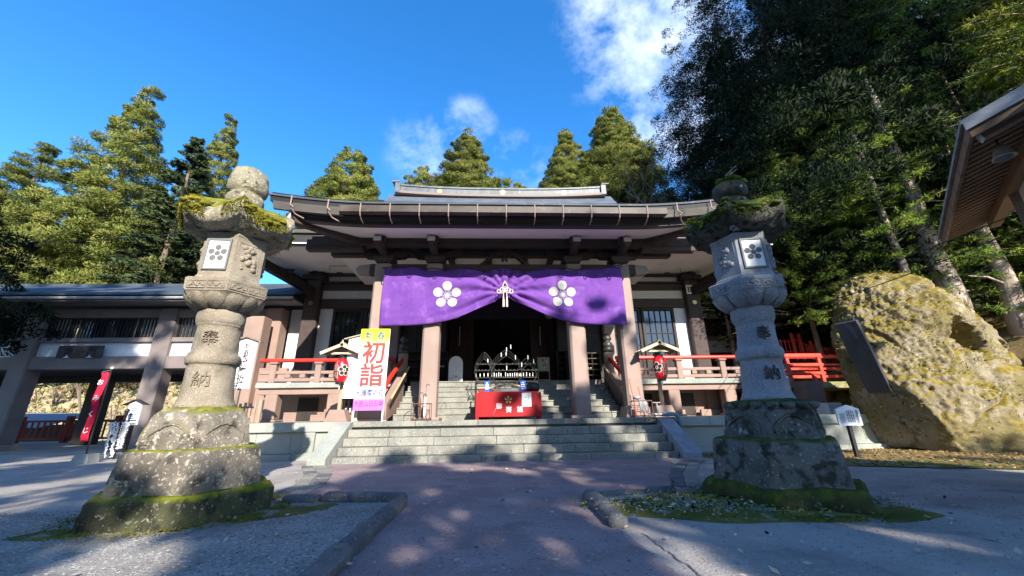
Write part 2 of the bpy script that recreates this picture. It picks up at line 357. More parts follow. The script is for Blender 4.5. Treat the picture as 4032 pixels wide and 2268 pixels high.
def mesh_of(name, mb, mats, org=(0, 0, 0), smooth=False):
    me = bpy.data.meshes.new(name)
    me.from_pydata([(x-org[0], y-org[1], z-org[2]) for x, y, z in mb.v], [], mb.f)
    for m in (mats if isinstance(mats, (list, tuple)) else [mats]): me.materials.append(MATS[m] if isinstance(m, str) else m)
    if any(mb.m): me.polygons.foreach_set('material_index', mb.m)
    bm = bmesh.new(); bm.from_mesh(me); bmesh.ops.recalc_face_normals(bm, faces=bm.faces); bm.to_mesh(me); bm.free()
    if smooth: me.polygons.foreach_set('use_smooth', [True]*len(me.polygons))
    me.update(); return me
def tag(o, label=None, cat=None, group=None, kind=None):
    if label: o['label'] = label
    if cat: o['category'] = cat
    if group: o['group'] = group
    if kind: o['kind'] = kind
    return o
def thing(name, loc, label, cat, group=None):
    o = bpy.data.objects.new(name, None); COL.objects.link(o); o.location = loc; o.empty_display_size = .3
    ORG[o] = tuple(loc); return tag(o, label, cat, group)
def part(name, mb, mats, parent, smooth=False, label=None):
    org = ORG[parent]; o = link(name, mesh_of(name, mb, mats, org, smooth), parent); ORG[o] = org
    if label: o['label'] = label
    return o
def solo(name, mb, mats, loc, label, cat, group=None, smooth=False):
    o = link(name, mesh_of(name, mb, mats, loc, smooth)); o.location = loc; ORG[o] = tuple(loc); return tag(o, label, cat, group)
def struct(name, mb, mats, smooth=False, kind='structure'):
    o = link(name, mesh_of(name, mb, mats, (0, 0, 0), smooth)); ORG[o] = (0, 0, 0); o['kind'] = kind; return o
def auto_smooth(o, ang=35):
    me = o.data; me.polygons.foreach_set('use_smooth', [True]*len(me.polygons))
    bm = bmesh.new(); bm.from_mesh(me)
    for e in bm.edges:
        if len(e.link_faces) == 2 and e.calc_face_angle(0) > R(ang): e.smooth = False
    bm.to_mesh(me); bm.free()
def rough(o, amp, scale, cuts=2, seed=0, amp2=0.0, scale2=20, smooth=True, ang=50, maxlen=None):
    """weather a part: split its faces and push them about with noise"""
    me = o.data; bm = bmesh.new(); bm.from_mesh(me)
    bmesh.ops.triangulate(bm, faces=[f for f in bm.faces if len(f.verts) > 4])
    if maxlen:
        for _ in range(6):
            es = [e for e in bm.edges if e.calc_length() > maxlen]
            if not es: break
            bmesh.ops.subdivide_edges(bm, edges=es, cuts=1, use_grid_fill=True)
    else: bmesh.ops.subdivide_edges(bm, edges=bm.edges[:], cuts=cuts, use_grid_fill=True)
    off = Vector((seed*3.7, seed*1.3, seed*7.1)); bm.normal_update()
    for v in bm.verts:
        d = noise.noise(v.co*scale+off)*amp
        if amp2: d += noise.noise(v.co*scale2+off)*amp2
        v.co += v.normal*d
    bm.to_mesh(me); bm.free(); me.update()
    if smooth: auto_smooth(o, ang)
def copy_tree(o, parent=None):
    c = o.copy(); COL.objects.link(c)
    if parent is not None: c.parent = parent
    ORG[c] = ORG.get(o, (0, 0, 0))
    for ch in o.children: copy_tree(ch, c)
    return c
# ------------------------------------------------------------------ lettering: the default font carries the kanji
DG = None
def text_mb(s, size, ext=.004, bold=0.0, spacing=1.0, sx=1.0, res=2):
    """centred lettering in local xy, standing out along +z; newline separated for columns"""
    cu = bpy.data.curves.new('lettering', 'FONT'); cu.body = s; cu.size = size; cu.extrude = ext/2; cu.align_x = 'CENTER'; cu.align_y = 'CENTER'
    cu.space_line = spacing; cu.resolution_u = res; cu.offset = bold*size
    o = bpy.data.objects.new('lettering', cu); COL.objects.link(o)
    bpy.context.view_layer.update()
    dg = bpy.context.evaluated_depsgraph_get(); me = bpy.data.meshes.new_from_object(o.evaluated_get(dg))
    mb = MB(); mb.add([(v.co.x*sx, v.co.y, v.co.z+ext/2) for v in me.vertices], [tuple(p.vertices) for p in me.polygons])
    bpy.data.objects.remove(o); bpy.data.curves.remove(cu); bpy.data.meshes.remove(me)
    # recentre on the true bounds
    if mb.v:
        a = np.array(mb.v); c = (a.min(0)+a.max(0))/2
        mb.v = [(x-c[0], y-c[1], z) for x, y, z in mb.v]
    return mb
def placed(mb, mat):
    o = MB(); o.add([mat @ Vector(v) for v in mb.v], mb.f); o.m = list(mb.m); return o
def text_part(name, s, size, mat4, mats, parent, ext=.004, bold=0.0, spacing=1.0, sx=1.0, res=2):
    return part(name, placed(text_mb(s, size, ext, bold, spacing, sx, res), mat4), mats, parent)
# plum blossom crest as flat discs, in local xy
def crest_mb(r, th=.006, petal=.36, ring=.66, dots=True, n=18, center=.22, stamens=True):
    mb = MB()
    def dsc(x, y, rr): mb.prism([(x+rr*math.cos(2*math.pi*i/n), y+rr*math.sin(2*math.pi*i/n)) for i in range(n)], Matrix.Identity(4), th)
    for k in range(5):
        a = math.pi/2+2*math.pi*k/5; dsc(r*ring*math.cos(a), r*ring*math.sin(a), r*petal)
    if center: dsc(0, 0, r*center*.75)
    if stamens:
        for k in range(15):
            a = math.pi/2+2*math.pi*k/15; l0, l1 = r*.12, r*(.30 if k % 3 else .36); w = r*.022
            mt = Matrix.Rotation(a, 4, 'Z'); mb.prism([(l0, -w), (l1, -w), (l1, w), (l0, w)], mt, th*.9)
    return mb
XC = .345
# ------------------------------------------------------------------ ground
mb = MB(); mb.add([(-260, -200, 0), (260, -200, 0), (260, 27.5, 0), (-260, 27.5, 0)], [(0, 1, 2, 3)]); mb.add([(-260, 27.5, 0), (-260, 28.2, -6), (260, 28.2, -6), (260, 27.5, 0)], [(0, 1, 2, 3)]); mb.add([(-260, 28.2, -6), (-260, 260, -6), (260, 260, -6), (260, 28.2, -6)], [(0, 1, 2, 3)])
struct('ground', mb, 'asphalt')
def sheet(name, poly, z, mat, kind='structure'):
    mb = MB(); n = len(poly); mb.add([(x, y, z) for x, y in poly], [tuple(range(n))]); return struct(name, mb, mat, kind=kind)
sheet('path', [(-1.22, -6), (1.45, -6), (1.33, 3.0), (1.27, 4.4), (1.30, 6.02), (2.55, 6.3), (3.0, 6.45), (4.6, 10.9), (-4.3, 10.9), (-3.05, 6.6), (-2.95, 6.2), (-1.25, 6.02)], .004, 'path_asphalt')
rnd = random.Random(3)
poly = [(-1.3, -4), (-1.3, 5.98), (-2.9, 6.16)]+[(-3.2-.55*i+rnd.uniform(-.1, .1), 6.35-.16*i+rnd.uniform(-.08, .08)) for i in range(9)]+[(-9.5, 4.2), (-9.5, -4)]
sheet('gravel_bed', poly, .008, 'gravel')
# mossy bed round the right lantern, a little mound with an uneven rim
def mound(name, cx, cy, ax, ay, h, mat, seed, rot=0, kind='structure', z0=.006):
    mb = MB(); nr, na = 8, 48; r_ = random.Random(seed); ph = [r_.uniform(0, 6.28) for _ in range(5)]
    vs = [(cx, cy, h)]; fs = []
    for i in range(1, nr+1):
        for j in range(na):
            a = 2*math.pi*j/na; w = 1+.07*math.sin(3*a+ph[0])+.05*math.sin(5*a+ph[1])+.03*math.sin(9*a+ph[2])
            t = i/nr; x = ax*w*t*math.cos(a); y = ay*w*t*math.sin(a)
            x, y = x*math.cos(rot)-y*math.sin(rot), x*math.sin(rot)+y*math.cos(rot)
            z = h*(1-t**3)+.02*noise.noise(Vector((x*2.5, y*2.5, seed)))*(1-t)
            vs.append((cx+x, cy+y, max(z0, z) if i < nr else z0-.01))
    for j in range(na): fs.append((0, 1+j, 1+(j+1) % na))
    for i in range(nr-1):
        for j in range(na): fs.append((1+i*na+j, 1+(i+1)*na+j, 1+(i+1)*na+(j+1) % na, 1+i*na+(j+1) % na))
    mb.add(vs, fs); return struct(name, mb, mat, smooth=True, kind=kind)
mound('moss_bed', 2.95, 5.28, 1.75, .85, .09, 'moss_ground', 5, rot=-.12)
mound('moss_patch', -2.75, 5.55, .75, .42, .035, 'moss_ground', 8, rot=.5)
mound('moss_patch', -4.55, 4.75, .42, .25, .03, 'moss_ground', 9)
mound('moss_patch', 4.35, 4.85, .6, .5, .05, 'moss_ground', 11)
# kerb stones
def kerb(pts, w, h, label, name, gap=.015, seed=0, lens=(.8, 1.25)):
    r_ = random.Random(seed); root = thing(name, (pts[0][0], pts[0][1], 0), label, 'kerb')
    for (a, b) in zip(pts[:-1], pts[1:]):
        a3 = Vector((a[0], a[1], 0)); b3 = Vector((b[0], b[1], 0)); Ln = (b3-a3).length; d = (b3-a3)/Ln; t = 0
        while t < Ln-.05:
            l = min(r_.uniform(*lens), Ln-t)
            if Ln-t-l < .3: l = Ln-t
            hh = h*r_.uniform(.85, 1.15); p0 = a3+d*(t+gap/2)+Vector((r_.uniform(-.015, .015), r_.uniform(-.015, .015), hh/2-.03)); p1 = a3+d*(t+l-gap/2)+Vector((0, 0, hh/2-.03+r_.uniform(-.01, .01)))
            q = MB().beam(p0, p1, w*r_.uniform(.9, 1.1), hh+.06, .045); o = part('kerb_stone', q, 'kerb_stone', root)
            rough(o, .022, 4, maxlen=.13, seed=r_.randint(0, 99), amp2=.006, scale2=18); t += l
    return root
kerb([(-1.27, -2.5), (-1.27, 5.85)], .19, .11, 'long rough grey stone kerb along the left edge of the path', 'stone_kerb', seed=1)
kerb([(-1.22, 6.06), (-3.0, 6.24)], .2, .10, 'short stone kerb behind the gravel bed left of the path', 'stone_kerb', seed=2)
kerb([(1.27, 4.42), (1.30, 5.9)], .22, .12, 'short rounded stone kerb stub right of the path', 'stone_kerb', seed=3, lens=(.6, .9))
kerb([(1.33, 6.08), (2.7, 6.34)], .16, .07, 'low stone kerb behind the mossy bed of the right lantern', 'stone_kerb', seed=4)
# flat border strips of paving stones that run from the kerbs to the steps
def strip(pts, w, name, label, seed):
    root = thing(name, (pts[0][0], pts[0][1], 0), label, 'paving strip'); r_ = random.Random(seed)
    P = [Vector((x, y, 0)) for x, y in pts]
    for a, b in zip(P[:-1], P[1:]):
        Ln = (b-a).length; d = (b-a)/Ln; nrm = Vector((-d.y, d.x, 0)); k = max(1, round(Ln/.62))
        for i in range(k):
            for sgn in (-1, 1):
                p0 = a+d*(Ln*i/k+.01)+nrm*sgn*w/4; p1 = a+d*(Ln*(i+1)/k-.01)+nrm*sgn*w/4
                z = r_.uniform(0, .008); p0.z = p1.z = -.03+z
                part('paving_stone', MB().beam(p0, p1, w/2-.02, .1, .012), 'kerb_stone' if r_.random() < .35 else 'step_granite', root)
    return root
strip([(-3.2, 6.35), (-3.25, 7.6), (-3.7, 9.0), (-4.55, 10.7)], .55, 'paving_strip', 'curved strip of pale paving stones left of the forecourt', 1)
strip([(3.0, 6.6), (3.6, 8.0), (4.5, 9.6), (5.3, 10.6)], .5, 'paving_strip', 'strip of grey paving stones right of the forecourt, behind the right lantern', 2)
# small cracks and patches in the asphalt: an irregular tar seam
mb = MB(); r9 = random.Random(4); pv = []; xx = 1.42
for t in np.linspace(0, 9, 130): xx += r9.gauss(0, .012); pv.append((xx, 4.25-.5*t, .004+.006*r9.random()))
for (x0, y0, w0), (x1, y1, w1) in zip(pv[:-1], pv[1:]): mb.add([(x0-w0, y0, .007), (x0+w0, y0, .007), (x1+w1, y1, .007), (x1-w1, y1, .007)], [(0, 1, 2, 3)])
struct('ground_seam', mb, 'grey_iron')

# ------------------------------------------------------------------ stone steps
st = thing('stone_steps', (XC, 10.9, 0), 'broad flight of grey granite steps up to the temple platform', 'steps')
r_ = random.Random(12)
zt = [.15, .366, .582, .798]
for k in range(4):
    y0 = 10.87+.325*k; x = -4.54; off = r_.uniform(.8, 1.5)
    z0 = (zt[k-1] if k else -.1)
    first = True
    while x < 4.54-.01:
        l = off if first else r_.uniform(1.25, 1.75); first = False
        if 4.54-(x+l) < .5: l = 4.54-x
        o = part('step_stone', MB().box(XC+x+.004, XC+x+l-.004, y0+r_.uniform(0, .012), 12.6, z0+.004, zt[k]+r_.uniform(-.004, .004), .014), 'step_granite', st)
        x += l
# flank stones
for sx in (-1, 1):
    xa, xb = XC+sx*4.56, XC+sx*5.0
    prof = [(10.55, -.05), (10.55, .15), (10.62, .2), (12.05, 1.0), (12.15, 1.0), (12.15, -.05)]
    q = MB(); n = len(prof); q.add([(xa, y, z) for y, z in prof]+[(xb, y, z) for y, z in prof], [tuple(range(n)), tuple(range(n, 2*n))]+[(i, (i+1) % n, n+(i+1) % n, n+i) for i in range(n)])
    o = part('flank_stone', q, 'grey_granite' if sx > 0 else 'wall_granite', st); rough(o, .006, 5, maxlen=.35, seed=3+sx)
# ------------------------------------------------------------------ platform
pf = thing('stone_platform', (XC, 13.5, 0), 'pale stone platform with coping that the temple porch stands on', 'platform')
part('core', MB().box(-8.9, 13.2, 12.35, 24, -.3, .985), 'wall_granite', pf)
def coping_row(x0, x1, y0, y1, z0, z1, mat, name, lmin, lmax, ch=.012):
    x = x0
    while x < x1-.01:
        l = r_.uniform(lmin, lmax)
        if x1-(x+l) < lmin*.5: l = x1-x
        part(name, MB().box(x+.004, x+l-.004, y0+r_.uniform(0, .006), y1, z0, z1+r_.uniform(-.002, .002), ch), mat, pf); x += l
coping_row(XC-4.55, XC+4.55, 12.15, 13.0, .86, 1.015, 'step_granite', 'coping_stone', 1.7, 2.5)
coping_row(-8.95, XC-4.57, 12.15, 13.0, .75, 1.015, 'wall_granite', 'coping_stone', 1.2, 1.7)
coping_row(XC+4.57, 13.25, 12.15, 13.0, .75, 1.015, 'wall_granite', 'coping_stone', 1.3, 2.0)
coping_row(-8.9, XC-5.02, 12.24, 12.4, .16, .745, 'wall_granite', 'wall_panel', .9, 1.3, .006)
coping_row(XC+5.02, 13.2, 12.24, 12.4, .16, .745, 'wall_granite', 'wall_panel', 1.0, 1.6, .006)
coping_row(-8.9, XC-5.02, 12.1, 12.4, -.1, .155, 'wall_granite', 'base_stone', 1.2, 1.8)
coping_row(XC+5.02, 13.2, 12.1, 12.4, -.1, .155, 'wall_granite', 'base_stone', 1.2, 1.8)
# pilasters on the platform wall
for x in (XC-5.75, XC+7.1):
    part('pilaster', MB().box(x-.16, x+.16, 12.14, 12.3, .0, .74, .01), 'wall_granite', pf)
    part('pilaster_foot', MB().box(x-.24, x+.24, 12.05, 12.3, -.02, .2, .01), 'wall_granite', pf)
part('platform_floor', MB().box(-8.9, 13.2, 13.004, 24, .9, 1.011), 'step_granite', pf)

# ------------------------------------------------------------------ temple hall
hall = thing('temple_hall', (XC, 18, 1.015), 'wide brown and white temple hall with dark copper roof and pink porch pillars', 'temple')
PY = 13.58
def XX(x): return XC+x
for x, pl in ((-4.48, 1), (-2.6, 0), (2.58, 0), (4.42, 1)):
    w = .29
    prof = [(-w, -w+.07), (-w+.07, -w), (w-.07, -w), (w, -w+.07), (w, w-.07), (w-.07, w), (-w+.07, w), (-w, w-.07)]
    q = MB().prism(prof, Matrix.Translation((XX(x), PY, 1.1)), 5.42)
    o = part('porch_pillar', q, 'pillar_paint', hall)
    q = MB().box(XX(x)-.43, XX(x)+.43, PY-.43, PY+.43, 1.012, 1.105, .02)
    part('pillar_base', q, 'pillar_paint', hall)
    if pl:
        m4 = [(-.4, 1.1), (-.36, 1.34), (-.30, 1.40), (.30, 1.40), (.36, 1.34), (.4, 1.1)]
        part('pillar_plinth', MB().prism(m4, front(XX(x), PY+.37, 0), .74), 'pillar_paint', hall)
# tie beams between the pillars, with a frog-leg strut and stepped bracket arms over each pillar
part('tie_beam', MB().box(XX(-5.0), XX(5.0), PY-.17, PY+.17, 6.14, 6.55, .03), 'brown_beam', hall)
for s in (-1, 1):
    q = MB().prism([(0, 0), (.42, .05), (.5, .2), (.42, .36), (0, .41)] if s > 0 else [(0, .41), (-.42, .36), (-.5, .2), (-.42, .05), (0, 0)], front(XX(5.003*s), PY+.12, 6.14), .24)
    part('beam_nose', q, 'pillar_paint', hall)
part('purlin', MB().box(XX(-7.0), XX(7.0), PY-.68, PY-.36, 7.08, 7.42, .02), 'brown_beam', hall)
part('inner_purlin', MB().box(XX(-6.6), XX(6.6), PY+.1, PY+.4, 7.0, 7.55, .02), 'brown_beam', hall)
for x in (-4.48, -2.6, 2.58, 4.42):
    part('capital_block', MB().prism([(-.26, 0), (.26, 0), (.36, .14), (.36, .27), (-.36, .27), (-.36, .14)], front(XX(x), PY+.33, 6.56), .66), 'brown_beam', hall)
    arm = part('bracket_arm', MB().prism([(-.95, .30), (-.95, .19), (-.7, .03), (-.25, 0), (.25, 0), (.7, .03), (.95, .19), (.95, .30)], front(XX(x), PY+.13, 6.80), .26), 'brown_beam', hall)
    fa = MB().beam((XX(x), PY, 6.97), (XX(x), PY-.82, 6.97), .24, .26, .02); part('bracket_arm', fa, 'brown_beam', hall)
    for dx in (-.78, .78): part('bearing_block', MB().prism([(-.13, 0), (.13, 0), (.19, .08), (.19, .17), (-.19, .17), (-.19, .08)], front(XX(x+dx), PY+.16, 7.10), .34), 'brown_beam', hall)
    part('bearing_block', MB().prism([(-.13, 0), (.13, 0), (.20, .09), (.20, .2), (-.20, .2), (-.20, .09)], front(XX(x), PY-.62, 7.12), .4), 'brown_beam', hall)
    ta = part('projecting_arm', MB().prism([(-.14, .34), (-.14, .14), (-.09, .10), (-.08, .0), (.08, .0), (.09, .10), (.14, .14), (.14, .34)], front(XX(x), PY-.69, 6.84), .50), 'brown_beam', hall)
    q = MB().box(XX(x)-.135, XX(x)+.135, PY-1.225, PY-1.195, 7.01, 7.18, .01); part('arm_end', q, 'bracket_end_white', ta)
# frog-leg strut with the plum crest
q = MB(); kz = [(-.95, 0), (-.78, .0), (-.62, .14), (-.42, .32), (-.24, .40), (.24, .40), (.42, .32), (.62, .14), (.78, 0), (.95, 0), (.80, .12), (.62, .30), (.40, .52), (.2, .58), (-.2, .58), (-.40, .52), (-.62, .30), (-.80, .12)]
nk = len(kz); half = [(0, 1, 2, 17), (2, 3, 16, 17), (3, 4, 15, 16), (4, 5, 14, 15), (4, 5, 13, 14), (5, 6, 12, 13), (6, 7, 11, 12), (7, 8, 10, 11), (8, 9, 10)]
mt = front(XX(0), PY+.08, 6.56)
for f in ((0, 1, 2, 17), (2, 3, 16, 17), (3, 4, 15, 16), (4, 5, 13, 14), (4, 14, 15), (5, 6, 12, 13), (6, 7, 11, 12), (7, 8, 9, 10), (7, 10, 11)):
    q.prism([kz[i] for i in f], mt, .2)
fl = part('frog_leg_strut', q, 'brown_beam', hall)
part('crest', placed(crest_mb(.17, .02), front(XX(0), PY-.125, 6.80)), 'dark_wood', fl)
q = MB().prism([(-.16, 0), (.16, 0), (.26, .1), (.26, .26), (-.26, .26), (-.26, .1)], front(XX(0), PY+.2, 7.145), .4); part('bearing_block', q, 'brown_beam', hall)
# soffit: pale plaster rising from the fascia back to the purlin
EX = 7.5                                                 # half width of the porch eave
def lift(x, a=.0): return .28*max(0, (abs(x)-4.2)/3.3)**1.7
def ribbon(ys, n=40, hw=EX, x0=None, x1=None):
    """ys: list of (y, z, follow) section points swept along x with the upturned corners"""
    q = MB(); k = len(ys); vs = []; fs = []
    xa, xb = (-hw if x0 is None else x0), (hw if x1 is None else x1)
    for i in range(n+1):
        x = xa+(xb-xa)*i/n
        for (y, z, f) in ys: vs.append((XX(x), y, z+lift(x)*f))
    for i in range(n):
        for j in range(k): fs.append((i*k+j, i*k+(j+1) % k, (i+1)*k+(j+1) % k, (i+1)*k+j))
    fs += [tuple(range(k))[::-1], tuple(n*k+j for j in range(k))]
    return q.add(vs, fs)
part('soffit', ribbon([(11.45, 7.07, .9), (11.45, 7.13, .9), (13.4, 7.52, .3), (13.4, 7.46, .3)], hw=6.55), 'soffit_plaster', hall)
part('inner_soffit', MB().box(XX(-6.9), XX(6.9), 13.3, 18.6, 7.52, 7.6), 'soffit_plaster', hall)
part('lower_fascia', ribbon([(11.28, 7.04, .95), (11.28, 7.17, .95), (11.5, 7.17, .95), (11.5, 7.04, .95)], hw=6.75), 'fascia_dark', hall)
part('fascia_moulding', ribbon([(11.2, 7.172, .95), (11.2, 7.21, .95), (11.5, 7.21, .95), (11.5, 7.173, .95)], hw=6.82), 'brown_beam', hall)
part('upper_fascia', ribbon([(11.12, 7.212, 1), (11.06, 7.44, 1), (11.5, 7.44, 1), (11.5, 7.213, 1)], hw=6.95), 'fascia_dark', hall)
part('eave_board', ribbon([(10.98, 7.442, 1), (10.94, 7.60, 1), (11.5, 7.64, 1), (11.5, 7.442, 1)], hw=EX), 'fascia_dark', hall)  # board coloured dark to draw the shade line above the gutter
for s in (-1, 1):      # weathered boards that close the eave beyond the ends of the gutter
    part('corner_board', ribbon([(11.0, 7.20, 1), (10.93, 7.438, 1), (11.1, 7.438, 1), (11.1, 7.20, 1)], n=10, x0=s*5.2, x1=s*(EX-.12)), 'eave_board', hall)
part('roof_edge', ribbon([(10.90, 7.60, 1.05), (10.88, 7.655, 1.05), (11.6, 7.76, 1.05), (11.6, 7.645, 1.05)], hw=EX+.06), 'roof_copper', hall)
# box gutter hung on brackets
gy, gx = 10.80, 5.2
q = MB(); q.box(XX(-gx), XX(gx), gy-.06, gy-.035, 7.25, 7.44); q.box(XX(-gx), XX(gx), gy-.06, gy+.16, 7.225, 7.25); q.box(XX(-gx), XX(gx), gy+.135, gy+.16, 7.25, 7.44)
for s in (-1, 1): q.box(XX(s*gx)-.012, XX(s*gx)+.012, gy-.06, gy+.16, 7.225, 7.45)
part('gutter', q, 'gutter_copper', hall)
for i in range(11):
    x = -4.55+.91*i
    q = MB(); q.tube([(XX(x), gy-.075, 7.50), (XX(x), gy-.08, 7.35), (XX(x), gy-.075, 7.20), (XX(x)+.0, gy-.02, 7.10), (XX(x), gy+.12, 7.02), (XX(x), gy+.3, 7.0)], .018, 6)
    part('gutter_bracket', q, 'pillar_paint', hall)
for x in (-6.75, -5.6, 5.6, 6.75):
    z = lift(x)
    q = MB(); q.tube([(XX(x), gy+.02, 7.62+z), (XX(x), gy+.02, 7.32+z), (XX(x)+.12, gy-.02, 7.2+z), (XX(x)+.05, gy, 7.16+z), (XX(x)+.12, gy+.15, 7.05+z), (XX(x)+.3, gy+.35, 7.0+z)], .022, 6)
    part('gutter_bracket', q, 'pillar_paint', hall)
# hip rafters at the corners with white ends
for s in (-1, 1):
    z = lift(6.95)
    a = (XX(s*6.95), 11.2, 7.05+z*.9); b = (XX(s*5.0), 13.4, 7.28)
    hr = part('hip_rafter', MB().beam(a, b, .26, .3, .02), 'brown_beam', hall)
    d = (Vector(a)-Vector(b)).normalized()
    part('rafter_end', MB().beam(Vector(a)+d*.001, Vector(a)+d*.03, .27, .32, .0), 'bracket_end_white', hr)
    part('side_beam', MB().beam((XX(s*5.15), 13.1, 7.12), (XX(s*7.2), 13.1, 7.12), .3, .42, .03), 'brown_beam', hall)
# roof: concave copper slope rising to the ridge
def roofz(t): return 7.70+4.80*(.46*t+.54*t**2.4)
q = MB(); vs = []; fs = []; nx, ny = 36, 14; Y0, Y1 = 10.95, 18.2
for j in range(ny+1):
    t = j/ny; y = Y0+(Y1-Y0)*t; hw = EX+.03-1.15*min(1, t/.75) if t < .75 else 6.0+.0*t
    for i in range(nx+1):
        u = -1+2*i/nx; x = u*hw; vs.append((XX(x), y, roofz(t)+lift(x*EX/hw)*1.05*(1-t)**2+.05*(1-math.cos(u*1.2))))
for j in range(ny):
    for i in range(nx): fs.append((j*(nx+1)+i, j*(nx+1)+i+1, (j+1)*(nx+1)+i+1, (j+1)*(nx+1)+i))
b = len(vs)
for j in range(ny+1):        # the far slope mirrors it
    y = Y1+(Y1-Y0)*(ny-j)/ny if False else Y1+(Y1-Y0)*j/ny; t = 1-j/ny; hw = 6.0+1.1*(j/ny)
    for i in range(nx+1):
        u = -1+2*i/nx; vs.append((XX(u*hw), y, roofz(t)+.05*(1-math.cos(u*1.2))))
for j in range(ny):
    for i in range(nx): fs.append((b+j*(nx+1)+i, b+j*(nx+1)+i+1, b+(j+1)*(nx+1)+i+1, b+(j+1)*(nx+1)+i))
q.add(vs, fs); part('roof', q, 'roof_copper', hall, smooth=True)
for s in (-1, 1):
    q = MB(); q.add([(XX(s*7.0), 11.1, 7.6), (XX(s*5.95), 18.2, 12.2), (XX(s*7.0), 25.3, 7.6), (XX(s*6.0), 18.2, 7.6)], [(0, 1, 3), (1, 2, 3)]); part('gable', q, 'brown_beam', hall)
# ridge: a long copper box that curves up towards its ends, with three gold crests
q = MB(); vs = []; fs = []; n = 30; sec = [(18.45, 0), (17.85, 0), (17.85, .36), (17.8, .36), (17.8, .45), (18.5, .45), (18.5, .36), (18.45, .36)]; k = len(sec)
for i in range(n+1):
    u = -1+2*i/n; x = u*5.5; z = 12.28+.2*abs(u)**2.6
    for y, dz in sec: vs.append((XX(x), y, z+dz))
for i in range(n):
    for j in range(k): fs.append((i*k+j, i*k+(j+1) % k, (i+1)*k+(j+1) % k, (i+1)*k+j))
fs += [tuple(range(k))[::-1], tuple(n*k+j for j in range(k))]
rg = part('ridge', q.add(vs, fs), 'ridge_copper', hall)
q = MB(); vs = []; fs = []
for i in range(n+1):
    u = -1+2*i/n; x = u*5.55; z = 12.28+.2*abs(u)**2.6
    vs += [(XX(x), 17.72, z-.12), (XX(x), 17.72, z+.02), (XX(x), 18.5, z+.02), (XX(x), 18.5, z-.12)]
for i in range(n):
    for j in range(4): fs.append((i*4+j, i*4+(j+1) % 4, (i+1)*4+(j+1) % 4, (i+1)*4+j))
fs += [(3, 2, 1, 0), tuple(n*4+j for j in range(4))]
part('ridge_trim', q.add(vs, fs), 'ridge_trim', rg)
for s in (-1, 1):
    part('ridge_end', MB().box(XX(s*5.5)-.14, XX(s*5.5)+.14, 17.7, 18.6, 12.36, 12.96, .02), 'ridge_copper', rg)
    part('ridge_end_cap', MB().box(XX(s*5.5)-.2+s*.1, XX(s*5.5)+.2+s*.1, 17.66, 18.64, 12.962, 13.03, .01), 'ridge_trim', rg)
for x in (-3.3, .05, 3.35):
    part('gold_crest', placed(crest_mb(.14, .03, petal=.42, ring=.55, center=.4, stamens=False), front(XX(x), 17.835, 12.47)), 'gold', rg)
for i in range(-9, 10):   # upright seams on the ridge face
    x = i*.56; z = 12.28+.2*abs(x/5.5)**2.6
    part('seam', MB().box(XX(x)-.01, XX(x)+.01, 17.838, 17.849, z+.03, z+.35), 'ridge_copper', rg)
